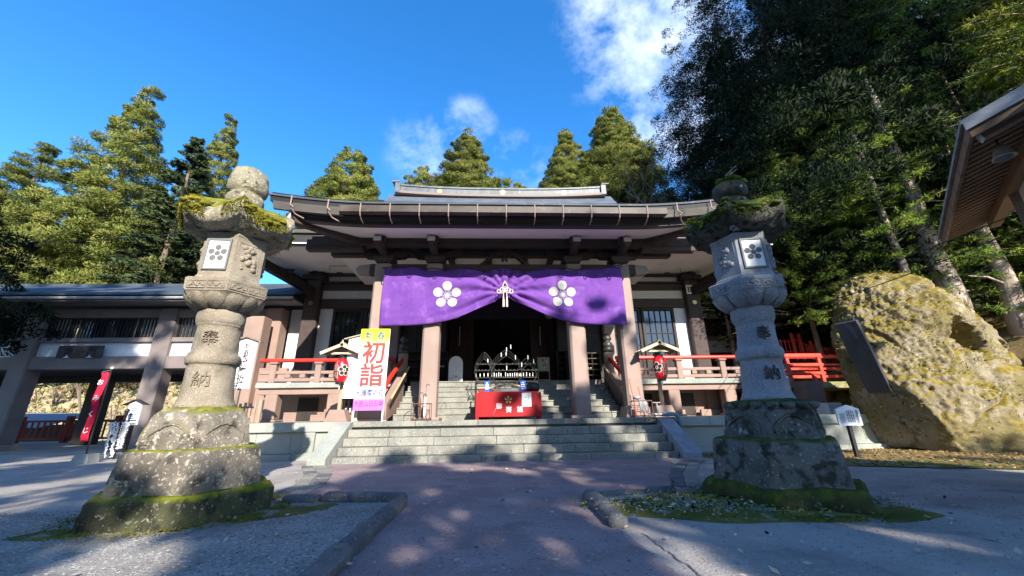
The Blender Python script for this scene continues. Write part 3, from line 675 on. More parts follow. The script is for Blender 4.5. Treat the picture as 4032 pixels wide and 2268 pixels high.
# ------------------------------------------------------------------ hall: main walls behind the porch
WY = 18.8; FL = 2.52
def bay(s, xa, xb):
    """one side bay: s=-1 left, 1 right; xa outer column centre, xb inner edge"""
    col = part('corner_column', MB().box(XX(xa)-.36, XX(xa)+.36, WY-.36, WY+.36, FL, 9.0, .05), 'brown_beam', hall)
    a, b = (xa+.36, xb) if s < 0 else (xb, xa-.36)
    for z0, z1, mt in ((8.0, 8.5, 'brown_beam'), (7.25, 7.55, 'brown_beam'), (6.30, 6.78, 'brown_beam')):
        part('wall_beam', MB().box(XX(a), XX(b), WY-.16, WY+.2, z0, z1, .015), mt, hall)
    part('wall_panel', MB().box(XX(a), XX(b), WY-.02, WY+.1, 7.552, 7.998), 'white_plaster', hall)
    part('wall_panel', MB().box(XX(a), XX(b), WY-.02, WY+.1, 6.782, 7.248), 'white_plaster', hall)
    part('wall_panel', MB().box(XX(a), XX(b), WY-.02, WY+.1, 8.502, 9.2), 'white_plaster', hall)
    # white strip beside the column, then the lattice window
    wa = a+.62 if s < 0 else b-.62
    if s < 0: part('wall_panel', MB().box(XX(a), XX(wa), WY-.02, WY+.1, FL, 6.298), 'white_plaster', hall); x0, x1 = wa, b
    else: part('wall_panel', MB().box(XX(wa), XX(b), WY-.02, WY+.1, FL, 6.298), 'white_plaster', hall); x0, x1 = a, wa
    part('sill_beam', MB().box(XX(x0), XX(x1), WY-.12, WY+.12, FL, FL+.25, .01), 'dark_wood', hall)
    n = 2; w = (x1-x0)/n
    for i in range(n):
        u0, u1 = x0+w*i+.04, x0+w*(i+1)-.04
        fr = MB(); z0, z1 = FL+.252, 6.298
        fr.box(XX(u0), XX(u0)+.12, WY-.08, WY+.04, z0, z1); fr.box(XX(u1)-.12, XX(u1), WY-.08, WY+.04, z0, z1)
        fr.box(XX(u0)+.12, XX(u1)-.12, WY-.08, WY+.04, z1-.14, z1); fr.box(XX(u0)+.12, XX(u1)-.12, WY-.08, WY+.04, z0, z0+.14); fr.box(XX(u0)+.12, XX(u1)-.12, WY-.08, WY+.04, 3.7, 3.82)
        win = part('lattice_window', fr, 'dark_wood', hall)
        part('lower_panel', MB().box(XX(u0)+.12, XX(u1)-.12, WY-.03, WY+.01, z0+.14, 3.7), 'dark_wood', win)
        part('pane', MB().box(XX(u0)+.12, XX(u1)-.12, WY+.0, WY+.015, 3.82, z1-.14), 'glass_dark', win)
        m = 5
        for j in range(1, m):
            x = XX(u0)+.12+(u1-u0-.24)*j/m; part('muntin', MB().box(x-.018, x+.018, WY-.05, WY-.003, 3.82, z1-.14), 'dark_wood', win)
        for j in range(1, 4):
            z = 3.82+(z1-.14-3.82)*j/4; part('muntin', MB().box(XX(u0)+.12, XX(u1)-.12, WY-.045, WY-.005, z-.018, z+.018), 'dark_wood', win)
    # gilt nail cover where beam meets column
    part('nail_cover', MB().disc((XX(xa), WY-.362, 6.5), (0, -1, 0), .11, 10, .05), 'brass_dark', col)
    # projecting beam ends under the eave
    for dx in (0, 1.15, 2.9):
        x = xa-s*dx
        pb = part('projecting_beam', MB().beam((XX(x), WY, 8.32), (XX(x), 15.9, 8.32), .3, .36, .02), 'brown_beam', hall)
        part('beam_end', MB().box(XX(x)-.145, XX(x)+.145, 15.86, 15.895, 8.18, 8.48, .01), 'bracket_end_white', pb)
    # capital of the corner column
    part('capital_block', MB().box(XX(xa)-.55, XX(xa)+.55, WY-.55, WY+.3, 7.7, 7.98, .06), 'dark_wood', hall)
bay(-1, -9.38, -5.3); bay(1, 9.83, 5.3)
for x in (-5.3, 5.3, -3.0, 3.0):
    part('inner_column', MB().box(XX(x)-.28, XX(x)+.28, WY-.28, WY+.28, FL, 7.6, .04), 'dark_wood' if abs(x) < 4 else 'pillar_paint', hall)
for x in (-2.2, 2.0, -.6, .9):
    pb = part('projecting_beam', MB().beam((XX(x), 18, 7.42), (XX(x), 14.6, 7.42), .22, .3, .02), 'brown_beam', hall)
    part('beam_end', MB().box(XX(x)-.11, XX(x)+.11, 14.565, 14.598, 7.29, 7.55, .01), 'bracket_end_white', pb)
# dim interior: back wall with doors, ceiling, side walls
part('interior_back', MB().box(XX(-6), XX(6), 24.0, 24.2, FL, 7.6), 'dark_wood', hall)
part('interior_side', MB().box(XX(-5.4), XX(-5.25), WY+.3, 24, FL, 7.6), 'dark_wood', hall)
part('interior_side', MB().box(XX(5.25), XX(5.4), WY+.3, 24, FL, 7.6), 'dark_wood', hall)
for s in (-1, 1):
    dr = part('side_door', MB().box(XX(s*4.15)-.95, XX(s*4.15)+.95, WY+.05, WY+.16, FL, 6.3, .01), 'interior_wood', hall)
    for j in range(3):
        for k2 in range(2):
            part('door_panel', MB().box(XX(s*4.15)-.8+k2*.85, XX(s*4.15)-.05+k2*.85, WY+.01, WY+.048, FL+.3+1.1*j, FL+1.25+1.1*j, .01), 'dark_wood', dr)
    dr = part('inner_door', MB().box(XX(s*2.1)-.62, XX(s*2.1)+.62, 19.8, 19.9, FL, 6.4, .01), 'interior_wood', hall)
    for j in range(4): part('muntin', MB().box(XX(s*2.1)-.3+.2*j-.02, XX(s*2.1)-.3+.2*j+.02, 19.77, 19.798, 4.6, 5.6), 'slat_white' if j == 1 else 'dark_wood', dr)
part('hall_ceiling', MB().box(XX(-9.4), XX(9.8), 18.6, 24.2, 7.602, 7.7), 'dark_wood', hall)
part('main_wall', MB().box(XX(-9.3), XX(-5.45), WY+.12, WY+.3, FL, 9.4), 'white_plaster', hall)
part('main_wall', MB().box(XX(5.45), XX(9.75), WY+.12, WY+.3, FL, 9.4), 'white_plaster', hall)
# outer side walls of the hall and the deep eaves beyond the corner columns
for s, xo in ((-1, -9.6), (1, 10.05)):
    part('side_wall', MB().box(XX(xo)-.1, XX(xo)+.1, WY+.2, 27, FL, 9.6), 'white_plaster', hall)
    def slab(pts, th): return MB().add(pts+[(x, y, z+th) for x, y, z in pts], [(0, 1, 2, 3), (4, 5, 6, 7), (0, 1, 5, 4), (1, 2, 6, 5), (2, 3, 7, 6), (3, 0, 4, 7)])
    xi, xe = s*6.3, xo+s*1.25
    part('main_soffit', slab([(XX(xi), 14.75, 7.80), (XX(xe), 14.75, 7.86), (XX(xe), 27, 8.9), (XX(xi), 27, 8.9)], .07), 'soffit_plaster', hall)
    part('side_eave', MB().beam((XX(xe), 14.5, 8.08), (XX(xe), 27, 8.6), .3, .42, .02), 'fascia_dark', hall)
    part('main_eave', MB().beam((XX(xi), 14.62, 8.07), (XX(xe+s*.2), 14.62, 8.12), .24, .40, .02), 'fascia_dark', hall)
    part('eave_board', MB().beam((XX(xi), 14.55, 8.36), (XX(xe+s*.2), 14.55, 8.42), .3, .16, .01), 'eave_board', hall)
    part('eave_trim', MB().beam((XX(xi), 14.49, 7.86), (XX(xe+s*.2), 14.49, 7.92), .03, .05), 'soffit_plaster', hall)
    part('main_roof', MB().add([(XX(xi), 14.4, 8.46), (XX(xe+s*.25), 14.4, 8.53), (XX(xe+s*.25), 27, 8.9), (XX(s*6), 20, 11.2)], [(0, 1, 2, 3)]), 'roof_copper', hall)
    part('corner_brace', MB().beam((XX(xo+s*.0), WY+.6, 6.6), (XX(xo+s*1.1), WY+1.6, 8.2), .3, .42, .02), 'dark_wood', hall)
    part('corner_brace', MB().beam((XX(xo-s*.2), WY-.3, 7.1), (XX(xe), 14.9, 7.75), .3, .40, .02), 'dark_wood', hall)
# veranda floors, posts, walls under the floor
VY = 16.3
for s in (-1, 1):
    xa, xb = (-9.95, -4.35) if s < 0 else (4.55, 12.2)
    part('veranda_slab', MB().box(XX(xa), XX(xb), VY-.12, WY+.3, 2.30, 2.51, .02), 'wall_granite', hall)
    part('veranda_beam', MB().box(XX(xa)+.1, XX(xb), VY, VY+.3, 2.06, 2.298, .01), 'pink_concrete', hall)
    xs = (-9.3, -6.85) if s < 0 else (4.85, 7.13, 9.55, 11.9)
    for x in xs:
        pp = part('veranda_post', MB().box(XX(x)-.24, XX(x)+.24, VY-.02, VY+.44, 1.09, 2.058, .03), 'pink_concrete', hall)
        part('post_foot', MB().box(XX(x)-.36, XX(x)+.36, VY-.14, VY+.55, 1.012, 1.1, .03), 'pink_concrete', pp)
    wall = MB(); wall.box(XX(xa)+.3, XX(xb), 17.5, 17.7, 1.0, 2.3); part('under_wall', wall, 'pink_concrete', hall)
    for i, x in enumerate((-8.35, -6.0) if s < 0 else (6.2, 8.1, 10.4)):
        part('opening_shade_panel', MB().box(XX(x)-.42, XX(x)+.42, 17.46, 17.499, 1.05, 1.98), 'dark_wood', hall)  # flat dark panel on the wall stands in for the shade inside an opening
    for i, x in enumerate((-7.35,) if s < 0 else (7.2, 9.3)):
        part('under_pilaster', MB().box(XX(x)-.22, XX(x)+.22, 17.3, 17.498, 1.0, 2.29, .01), 'pink_concrete', hall)
        part('under_sill', MB().box(XX(x)-.7, XX(x)+.7, 17.15, 17.299, 1.0, 1.28, .02), 'pink_concrete', hall)
# railings: red top rail over pink posts and bars
def railing(x0, x1, posts, name_label, fars=None):
    rl = part('railing', MB().box(XX(x0), XX(x1), VY-.02, VY+.12, 2.56, 2.70, .02), 'pink_concrete', hall)
    part('lower_bar', MB().box(XX(x0), XX(x1), VY-.01, VY+.11, 2.86, 2.99, .02), 'pink_concrete', rl)
    part('top_rail', MB().tube([(XX(x0)-.05, VY+.05, 3.42), (XX(x1)+.05, VY+.05, 3.42)], .085, 10), 'red_paint', rl)
    for x in posts:
        part('rail_post', MB().box(XX(x)-.12, XX(x)+.12, VY-.07, VY+.17, 2.512, 3.25, .02), 'pink_concrete', rl)
        part('rail_cap', MB().box(XX(x)-.17, XX(x)+.17, VY-.12, VY+.22, 3.252, 3.34, .03), 'pink_concrete', rl)
    m = sorted(posts)
    for a, b in zip(m[:-1], m[1:]):
        for u in (.33, .66): part('short_post', MB().box(XX(a+(b-a)*u)-.11, XX(a+(b-a)*u)+.11, VY-.04, VY+.14, 2.702, 2.858, .02), 'pink_concrete', rl)
railing(-9.95, -4.55, (-9.4, -7.6, -5.9, -4.75), 'l'); railing(4.85, 12.3, (5.0, 7.5, 9.4, 11.3), 'r')
# inner flight of stairs
r2 = random.Random(5)
for k in range(7):
    y0 = 14.0+.4*k; zz = 1.015+.215*(k+1)
    stp = part('stair_step', MB().box(XX(-3.85), XX(4.15), y0+.03, 18.6 if k == 6 else y0+.9, zz-.215 if k else 1.0, zz-.05), 'step_granite', hall)
    x = -3.85
    while x < 4.14:
        l = r2.uniform(1.5, 2.3)
        if 4.15-(x+l) < .7: l = 4.15-x
        part('nosing', MB().box(XX(x)+.003, XX(x+l)-.003, y0, y0+.42 if k < 6 else y0+2.2, zz-.05, zz, .008), 'step_granite', stp); x += l
part('hall_floor', MB().box(XX(-5.3), XX(5.3), 18.6, 24, 2.3, FL), 'dark_wood', hall)
# sloping balustrades beside the stairs with onion-topped newel posts
for s in (-1, 1):
    x = XX(-4.2) if s < 0 else XX(4.5)
    bal = part('stair_balustrade', MB().add([(x-.13, 13.9, 1.015), (x-.13, 13.9, 1.55), (x-.13, 16.3, 2.95), (x-.13, 16.3, 1.5), (x+.13, 13.9, 1.015), (x+.13, 13.9, 1.55), (x+.13, 16.3, 2.95), (x+.13, 16.3, 1.5)],
        [(0, 1, 2, 3), (4, 5, 6, 7), (0, 1, 5, 4), (1, 2, 6, 5), (2, 3, 7, 6), (3, 0, 4, 7)]), 'pink_concrete', hall)
    part('red_rail', MB().tube([(x, 13.7, 2.0), (x, 14.6, 2.55), (x, 16.3, 3.42)], .085, 10), 'red_paint', bal)
    part('wood_handrail', MB().tube([(x-s*.3, 13.8, 1.75), (x-s*.3, 16.2, 3.1)], .04, 8), 'bright_wood', bal)
    nw = part('newel_post', MB().lathe([(.2, 0), (.2, 1.15)], 16, (x, 16.35, 2.5)), 'pillar_paint', bal)
    part('onion_finial', MB().lathe([(.215, 1.15), (.215, 1.33), (.20, 1.34), (.20, 1.36), (.215, 1.37), (.215, 1.55), (.13, 1.6), (.12, 1.63), (.19, 1.70), (.19, 1.80), (.13, 1.88), (.03, 1.95)], 16, (x, 16.35, 2.5)), 'bronze', bal, smooth=True)
# rain chain, conduit and lamp fittings on the hall front
part('conduit', MB().tube([(XX(-6.1), WY-.25, 8.9), (XX(-6.12), WY-.25, 6.4)], .02, 6), 'iron', hall)
part('conduit', MB().tube([(XX(-7.9), 16.6, 7.55), (XX(-7.9), 16.6, 7.72), (XX(-5.2), 16.6, 7.75)], .022, 6), 'pipe_metal', hall)
part('conduit', MB().tube([(XX(6.2), 16.6, 7.75), (XX(8.4), 16.6, 7.75), (XX(8.42), 16.6, 7.45)], .022, 6), 'pipe_metal', hall)
part('small_notice', MB().box(XX(9.5), XX(9.82), WY-.42, WY-.39, 6.95, 7.42), 'paper_white', hall)
for dx in (.07, .19): part('notice_print', MB().box(XX(9.5+dx), XX(9.5+dx)+.07, WY-.425, WY-.421, 7.03, 7.34), 'ink', hall)
part('notice', MB().box(XX(-7.05), XX(-6.45), 17.26, 17.29, 1.28, 1.62), 'paper_white', hall)
text_part('notice_lettering', '更衣室', .17, front(XX(-6.75), 17.258, 1.45), 'ink', hall, .003, .02)
part('notice_backing', MB().box(XX(-7.25), XX(-6.2), 17.292, 17.31, 1.2, 1.75), 'dark_wood', hall)

# ------------------------------------------------------------------ purple curtain
cur = thing('purple_curtain', (XC, PY-.4, 6.0), 'purple porch curtain gathered up in the middle, two white plum crests', 'curtain')
CYY = PY-.46
def ctop(u): return 6.17+.10*abs(u)**2+.05*math.cos(u*16)*(1-abs(u)*.3)+(.12*max(0, u-.85)/.15)
def cbot(u):
    a = min(1, abs(u)); return 4.10+1.13*(1-a)**2.55+.02*math.sin(a*9)
def cy_(u, v):
    """cloth depth: soft waves plus drag folds that fan out from the gathering point"""
    x = u*4.32; z = ctop(u)*(1-v)+cbot(u)*v
    dx, dz = abs(x)-.02, z-5.35; rr = math.hypot(dx, dz); th = math.atan2(dz, dx)
    fan = math.sin(th*15+rr*1.1)*.055*math.exp(-((rr-1.2)/1.5)**2)
    top = .035*math.sin(x*6.1+.6*math.sin(x*2.3))*(1-v)**1.5
    belly = -.10*math.sin(math.pi*min(1, v))*(.6+.4*math.sin(x*1.3))+.03*math.sin(x*2.1+v*2)
    edge = .04*math.sin(x*9)*max(0, (abs(u)-.8)/.2)*(.3+.7*v)
    sw = z-cbot(u); swag = .05*math.sin(sw*26+abs(u)*3)*math.exp(-abs(u)*2.2)*math.exp(-sw*1.6)
    return CYY+fan*1.25+top+belly+edge+swag
def curtain_mesh():
    q = MB(); vs = []; fs = []; nx, ny = 200, 34
    for j in range(ny+1):
        for i in range(nx+1):
            u = -1+2*i/nx; v = j/ny; vs.append((XX(u*4.32), cy_(u, v), ctop(u)*(1-v)+cbot(u)*v))
    for j in range(ny):
        for i in range(nx): fs.append((j*(nx+1)+i, j*(nx+1)+i+1, (j+1)*(nx+1)+i+1, (j+1)*(nx+1)+i))
    return q.add(vs, fs)
clo = part('cloth', curtain_mesh(), 'purple_cloth', cur, smooth=True)
md = clo.modifiers.new('thick', 'SOLIDIFY'); md.thickness = .012
def on_cloth(mb, cx, cz, r, off):
    out = MB(); vs = []
    for x, y, z in mb.v:
        X, Z = cx+x*r, cz+y*r; u = X/4.32; v = (ctop(u)-Z)/(ctop(u)-cbot(u)); vs.append((XX(X), cy_(u, v)-off-z*.004/.006, Z))
    return out.add(vs, mb.f)
def fine_crest():
    mb = MB()
    def blob(cx, cy, rx, n=22, rings=4):
        vs = [(cx, cy, 0)]; fs = []
        for i in range(1, rings+1):
            for j in range(n): a = 2*math.pi*j/n; vs.append((cx+rx*i/rings*math.cos(a), cy+rx*i/rings*math.sin(a), 0))
        for j in range(n): fs.append((0, 1+j, 1+(j+1) % n))
        for i in range(rings-1):
            for j in range(n): fs.append((1+i*n+j, 1+(i+1)*n+j, 1+(i+1)*n+(j+1) % n, 1+i*n+(j+1) % n))
        mb.add(vs, fs)
    for k in range(5): a = math.pi/2+2*math.pi*k/5; blob(.68*math.cos(a), .68*math.sin(a), .335)
    for k in range(15):
        a = math.pi/2+2*math.pi*k/15; l = .34 if k % 3 else .22
        for t in np.linspace(.14, l, 3): blob(t*math.cos(a), t*math.sin(a), .036, 8, 1)
    blob(0, 0, .15, 14, 2); return mb
for s in (-1, 1): part('crest', on_cloth(fine_crest(), s*2.06, 5.22, .50, .03), 'crest_white', cur)
# hanging rope along the top with little loops
pts = [(XX(u*4.42), CYY-.02, ctop(u)+.06+.03*math.sin(u*40)) for u in np.linspace(-1.0, 1.0, 90)]
part('hanging_rope', MB().tube(pts, .022, 6), 'dark_rope', cur)
q = MB()
for i in range(13):
    u = -1+2*i/12*.999; x = XX(u*4.32); z = ctop(u)
    q.tube([(x-.05, CYY-.03, z+.06), (x-.04, CYY-.05, z-.03), (x, CYY-.06, z-.07), (x+.04, CYY-.05, z-.03), (x+.05, CYY-.03, z+.06)], .012, 5)
part('rope_loops', q, 'dark_rope', cur)['kind'] = 'stuff'
# the cord that gathers the cloth: knot, loops and two tassels
q = MB(); kx, ky, kz_ = XX(.0), CYY-.22, 5.33
q.tube([(kx, ky+.1, 5.72), (kx-.05, ky, 5.58), (kx-.1, ky, 5.45), (kx, ky, 5.38), (kx+.1, ky, 5.45), (kx+.05, ky, 5.58), (kx, ky+.1, 5.72)], .018, 6)
for a0 in range(3):
    ca, cb = kx+(-.10, 0, .10)[a0], kz_+(.0, .03, .0)[a0]
    q.tube([(ca+.085*math.cos(t), ky-.02+.015*math.sin(2*t), cb+.10*math.sin(t)) for t in np.linspace(0, 6.283, 14)], .018, 6)
for s in (-1, 1): q.tube([(kx+s*.21+.07*math.cos(t), ky, kz_-.03+.07*math.sin(t)) for t in np.linspace(0, 6.283, 12)], .018, 6)
for s in (-1, 1): q.tube([(kx+s*.05, ky, kz_), (kx+s*.06, ky-.01, kz_-.16), (kx+s*.06, ky-.01, kz_-.25)], .016, 6)
kn = part('gathering_cord', q, 'cord', cur)
for s in (-1, 1): part('tassel', MB().lathe([(.012, .0), (.03, -.02), (.03, -.06), (.022, -.07), (.036, -.12), (.04, -.38)], 10, (kx+s*.06, ky-.01, kz_-.22)), 'cord', kn)
# second, darker curtain deeper in the porch
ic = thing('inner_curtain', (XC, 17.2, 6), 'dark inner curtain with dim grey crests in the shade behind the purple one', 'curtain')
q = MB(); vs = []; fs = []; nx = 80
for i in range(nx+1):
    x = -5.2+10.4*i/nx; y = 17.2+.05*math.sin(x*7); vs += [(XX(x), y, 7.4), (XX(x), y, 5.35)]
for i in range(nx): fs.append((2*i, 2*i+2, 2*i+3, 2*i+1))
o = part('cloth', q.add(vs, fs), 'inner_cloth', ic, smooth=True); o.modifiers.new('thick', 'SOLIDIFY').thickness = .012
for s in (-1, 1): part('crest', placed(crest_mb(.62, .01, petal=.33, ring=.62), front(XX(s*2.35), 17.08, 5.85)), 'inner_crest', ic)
# ------------------------------------------------------------------ offering box and what stands round it
ob = thing('offering_box', (.42, 12.95, 1.015), 'bright red offering box with white lettering and brass plum crest, in front of the stairs', 'offering box')
bx0, bx1, by0, by1 = -.63, 1.46, 12.62, 13.35
part('body', MB().box(bx0, bx1, by0, by1, 1.09, 1.83, .012), 'box_red', ob)
for x in (bx0+.06, bx1-.06):
    for y in (by0+.06, by1-.06): part('foot', MB().box(x-.05, x+.05, y-.05, y+.05, 1.012, 1.089), 'box_red', ob)
for i in range(9): part('grille_bar', MB().box(bx0+.12, bx1-.12, by0+.06+.075*i, by0+.09+.075*i, 1.831, 1.86), 'box_red', ob)
mb = MB()
for k in range(5):
    a = math.pi/2+2*math.pi*k/5; mb.sphere((.41+.085*math.cos(a), by0-.02, 1.60+.085*math.sin(a)), .036, 10, 6)
    for t in (-.3, .3): mb.tube([(.41+.02*math.cos(a+t), by0-.012, 1.60+.02*math.sin(a+t)), (.41+.055*math.cos(a+t*.7), by0-.012, 1.60+.055*math.sin(a+t*.7))], .006, 5)
mb.sphere((.41, by0-.015, 1.60), .02, 8, 5)
part('plum_crest', mb, 'gold', ob, smooth=True)
for ch, x in (('御', .05), ('賽', .42), ('銭', .77)):
    text_part('lettering', ch, .19, front(x, by0-.001, 1.31), 'paper_white', ob, .012, .006)
pp = part('notice', MB().box(.84, 1.14, by0-.008, by0-.002, 1.39, 1.81), 'sign_white', ob)
text_part('notice_lettering', 'お\nさ\nい\n銭', .06, front(1.05, by0-.009, 1.60), 'grey_ink', pp, .002, 0, .95)
text_part('notice_lettering', '奉\n納', .06, front(.96, by0-.009, 1.62), 'grey_ink', pp, .002, 0, 1.6)
sb = solo('donation_box', MB().box(-.56, -.22, 13.36, 13.75, 1.012, 2.0, .01), 'dark_red_paint', (-.4, 13.55, 1.015), 'small dark red wooden box behind the left end of the offering box', 'box')
part('lid', MB().box(-.60, -.18, 13.32, 13.79, 2.002, 2.04, .008), 'pale_wood', sb)
# incense burner: a wide stone bowl with an arched canopy rim
ib = thing('incense_burner', (.45, 14.0, 1.015), 'grey round incense burner behind the red offering box', 'incense burner')
part('bowl', MB().lathe([(.25, 0), (.3, .2), (.55, .55), (.72, .85), (.74, .97), (.66, 1.0), (.60, .92), (.4, .9)], 28, (.42, 13.98, 1.015)), 'ash', ib, smooth=True)
part('handle', MB().tube([(.42+.72*math.cos(t), 13.9, 1.92+.24*math.sin(t)) for t in np.linspace(.1, 3.04, 16)], .03, 8), 'bright_wood', ib)
solo('incense_pot', MB().lathe([(.12, 0), (.2, .02), (.23, .12), (.22, .24), (.17, .28), (.17, .24), (.02, .2)], 18, (1.25, 13.2, 1.861)), 'black_plastic', (1.25, 13.2, 1.861), 'small black round pot on the right end of the offering box', 'pot', smooth=True)
for x, lab in ((-.28, 'blue notice board left of the incense burner'), (.93, 'blue notice board right of the incense burner')):
    b = thing('blue_notice', (x, 13.28, 1.86), lab, 'notice', 'blue notices by the candle stand')
    part('board', MB().box(x-.09, x+.09, 13.33, 13.34, 1.9, 2.25), 'blue_sign', b)
    part('post', MB().box(x-.015, x+.015, 13.345, 13.365, 1.862, 2.24), 'iron', b)
    for i, w in enumerate((.07, .12, .13, .10)): part('print_line', MB().box(x-w/2, x+w/2, 13.324, 13.329, 2.17-.065*i, 2.195-.065*i), 'paper_white', b)
# wrought iron candle stand with three pointed hoops
cs = thing('candle_stand', (.4, 14.5, 1.015), 'black wrought iron candle stand with three lotus petal hoops and white candles', 'candle stand')
q = MB(); cy0, cy1 = 14.25, 14.85; zf = 2.3
for y in (cy0, cy1):
    for z in (1.45, zf): q.tube([(-.72, y, z), (1.52, y, z)], .022, 6)
    for x in (-.72, -.0, .8, 1.52): q.tube([(x, y, 1.015), (x, y, zf)], .024, 6)
for x in (-.72, 1.52): q.tube([(x, cy0, zf), (x, cy1, zf)], .022, 6)
for a, b in (((-.72, 1.5), (.4, 2.28)), ((1.52, 1.5), (.4, 2.28))): q.tube([(a[0], cy0, a[1]), (b[0], cy0, b[1])], .014, 6)
for cx in (-.35, .4, 1.15): q.tube([(cx+.37*math.cos(t), cy0, 2.28-.4*math.sin(t)) for t in np.linspace(.0, 3.14, 16)], .014, 5)
part('frame', q, 'iron', cs)
def petal(cx, w, h, y, zb): return [(cx+s_*w*math.sin(math.pi*min(1, .08+t*.92))**.8*(1-.12*t)*(1 if t < .999 else 0), y, zb+h*t**1.05) for s_, ts in ((-1, np.linspace(0, 1, 14)), (1, np.linspace(1, 0, 14))) for t in ts]
def hoop(cx, w, h, zb, depth):
    q = MB()
    for k, y in enumerate(depth): q.tube(petal(cx, w-.05*k, h-.16*k, y, zb), .0085, 5)
    q.tube([(cx, y, zb+h-.16*k) for k, y in enumerate(depth)], .012, 5)
    return q
for cx, w, h, zb in ((-.42, .40, 1.22, 2.25), (.42, .68, 1.42, 2.15), (1.22, .40, 1.0, 2.25)):
    part('lotus_hoop', hoop(cx, w, h, zb, (14.85, 14.6, 14.35)), 'iron', cs)
cq = MB()
for cx, w, z, n in ((-.42, .34, 2.46, 5), (-.42, .36, 2.72, 6), (-.42, .3, 2.95, 6), (.42, .6, 2.46, 14), (.42, .62, 2.72, 9), (.42, .5, 2.95, 5), (1.22, .34, 2.46, 6), (1.22, .36, 2.72, 5), (1.22, .3, 2.95, 4)):
    part('candle_shelf', MB().box(cx-w, cx+w, 14.5, 14.58, z, z+.018), 'iron', cs)
    for i in range(n):
        x = cx-w+.05+(2*w-.1)*i/max(1, n-1)
        part('candle_cup', MB().lathe([(.012, 0), (.026, .03), (.026, .035)], 8, (x, 14.54, z+.019)), 'grey_iron', cs)
        if z < 2.5 and random.random() < .85: part('candle', MB().lathe([(.014, 0), (.014, random.uniform(.10, .15))], 8, (x, 14.54, z+.055)), 'candle_wax', cs)
for x, z in ((.42, 3.42), (.40, 3.25), (.22, 3.22), (.58, 3.52), (.75, 3.12), (.98, 2.85), (.42, 2.74), (-.28, 3.0), (1.22, 3.12), (1.43, 2.98)):
    part('candle', MB().lathe([(.014, 0), (.014, .15)], 8, (x, 14.42, z)), 'candle_wax', cs)
# ------------------------------------------------------------------ things at the head of the stairs
def shelf(x0, x1, y, z1, label, rows):
    s_ = thing('shoe_shelf', ((x0+x1)/2, y, FL), label, 'shoe shelf', 'shoe shelves by the entrance')
    part('back', MB().box(x0, x1, y+.33, y+.36, FL, z1), 'dark_wood', s_)
    for x in (x0, (x0+x1)/2, x1): part('upright', MB().box(x-.02, x+.02, y, y+.329, FL, z1), 'dark_wood', s_)
    n = rows
    for i in range(n+1): part('shelf_board', MB().box(x0-.02, x1+.02, y-.03, y+.329, FL+(z1-FL)*i/n-.012, FL+(z1-FL)*i/n+.012), 'old_wood' if x0 > 3.3 else 'dark_wood', s_)
    return s_
shelf(-4.35, -2.2, 17.7, 3.95, 'wide dark shoe shelf at the head of the stairs behind the left inner pillar', 4)
shelf(2.85, 3.75, 17.7, 3.95, 'narrow dark shoe shelf at the head of the stairs left of the right inner pillar', 5)
shelf(3.95, 4.6, 16.9, 3.72, 'pale edged shoe shelf beside the right newel post', 5)
for xs_, y, z, lab in ((-2.42, 17.7, FL+.365*2, 'pair of white slippers on the wide left shoe shelf'), (4.12, 16.93, 3.01, 'pair of white slippers on the shelf by the right newel post')):
    t = thing('slippers', (xs_, y, z), lab, 'slippers')
    for dx in (-.06, .06): part('slipper', MB().sphere((xs_+dx, y, z+.05), .055, 8, 6, (.8, 1.5, .8)), 'paper_white', t, smooth=True)
# white welcome board with an arched top
wb = thing('welcome_board', (-1.75, 17.3, FL), 'white round topped welcome board at the head of the stairs', 'notice board')
pl = [(-.31, 0), (.31, 0)]+[(.31*math.cos(t), .78+.33*math.sin(t)) for t in np.linspace(0, math.pi, 14)]
part('board', MB().prism(pl, front(-1.75, 17.3, FL+.06), .03), 'paper_white', wb)
text_part('lettering', 'ご自由に\nお入りください', .075, front(-1.75, 17.269, FL+.25), 'ink', wb, .003, .01, 1.0)
for s in (-1, 1): part('foot', MB().box(-1.75+s*.2-.02, -1.75+s*.2+.02, 17.1, 17.5, FL+.002, FL+.058), 'pale_wood', wb)
# easel with a picture
ea = thing('picture_easel', (2.15, 17.5, FL), 'light wooden stand with a small framed picture right of the candle stand', 'easel')
fr = MB()
for x in (1.92, 2.42): fr.box(x-.02, x+.02, 17.4, 17.44, FL, 3.62)
for z in (2.62, 3.02, 3.6): fr.box(1.941, 2.399, 17.4, 17.44, z-.02, z+.02)
part('frame', fr, 'bright_wood', ea)
pc = part('picture', MB().box(1.945, 2.395, 17.42, 17.435, 3.045, 3.575), 'pale_wood', ea)
r3 = random.Random(2)
for i in range(9):
    x, z = r3.uniform(1.98, 2.33), r3.uniform(3.08, 3.5); part('print_patch', MB().box(x, x+r3.uniform(.03, .09), 17.412, 17.418, z, z+r3.uniform(.03, .1)), r3.choice(['iron', 'moss', 'paper_white', 'ink']), pc)
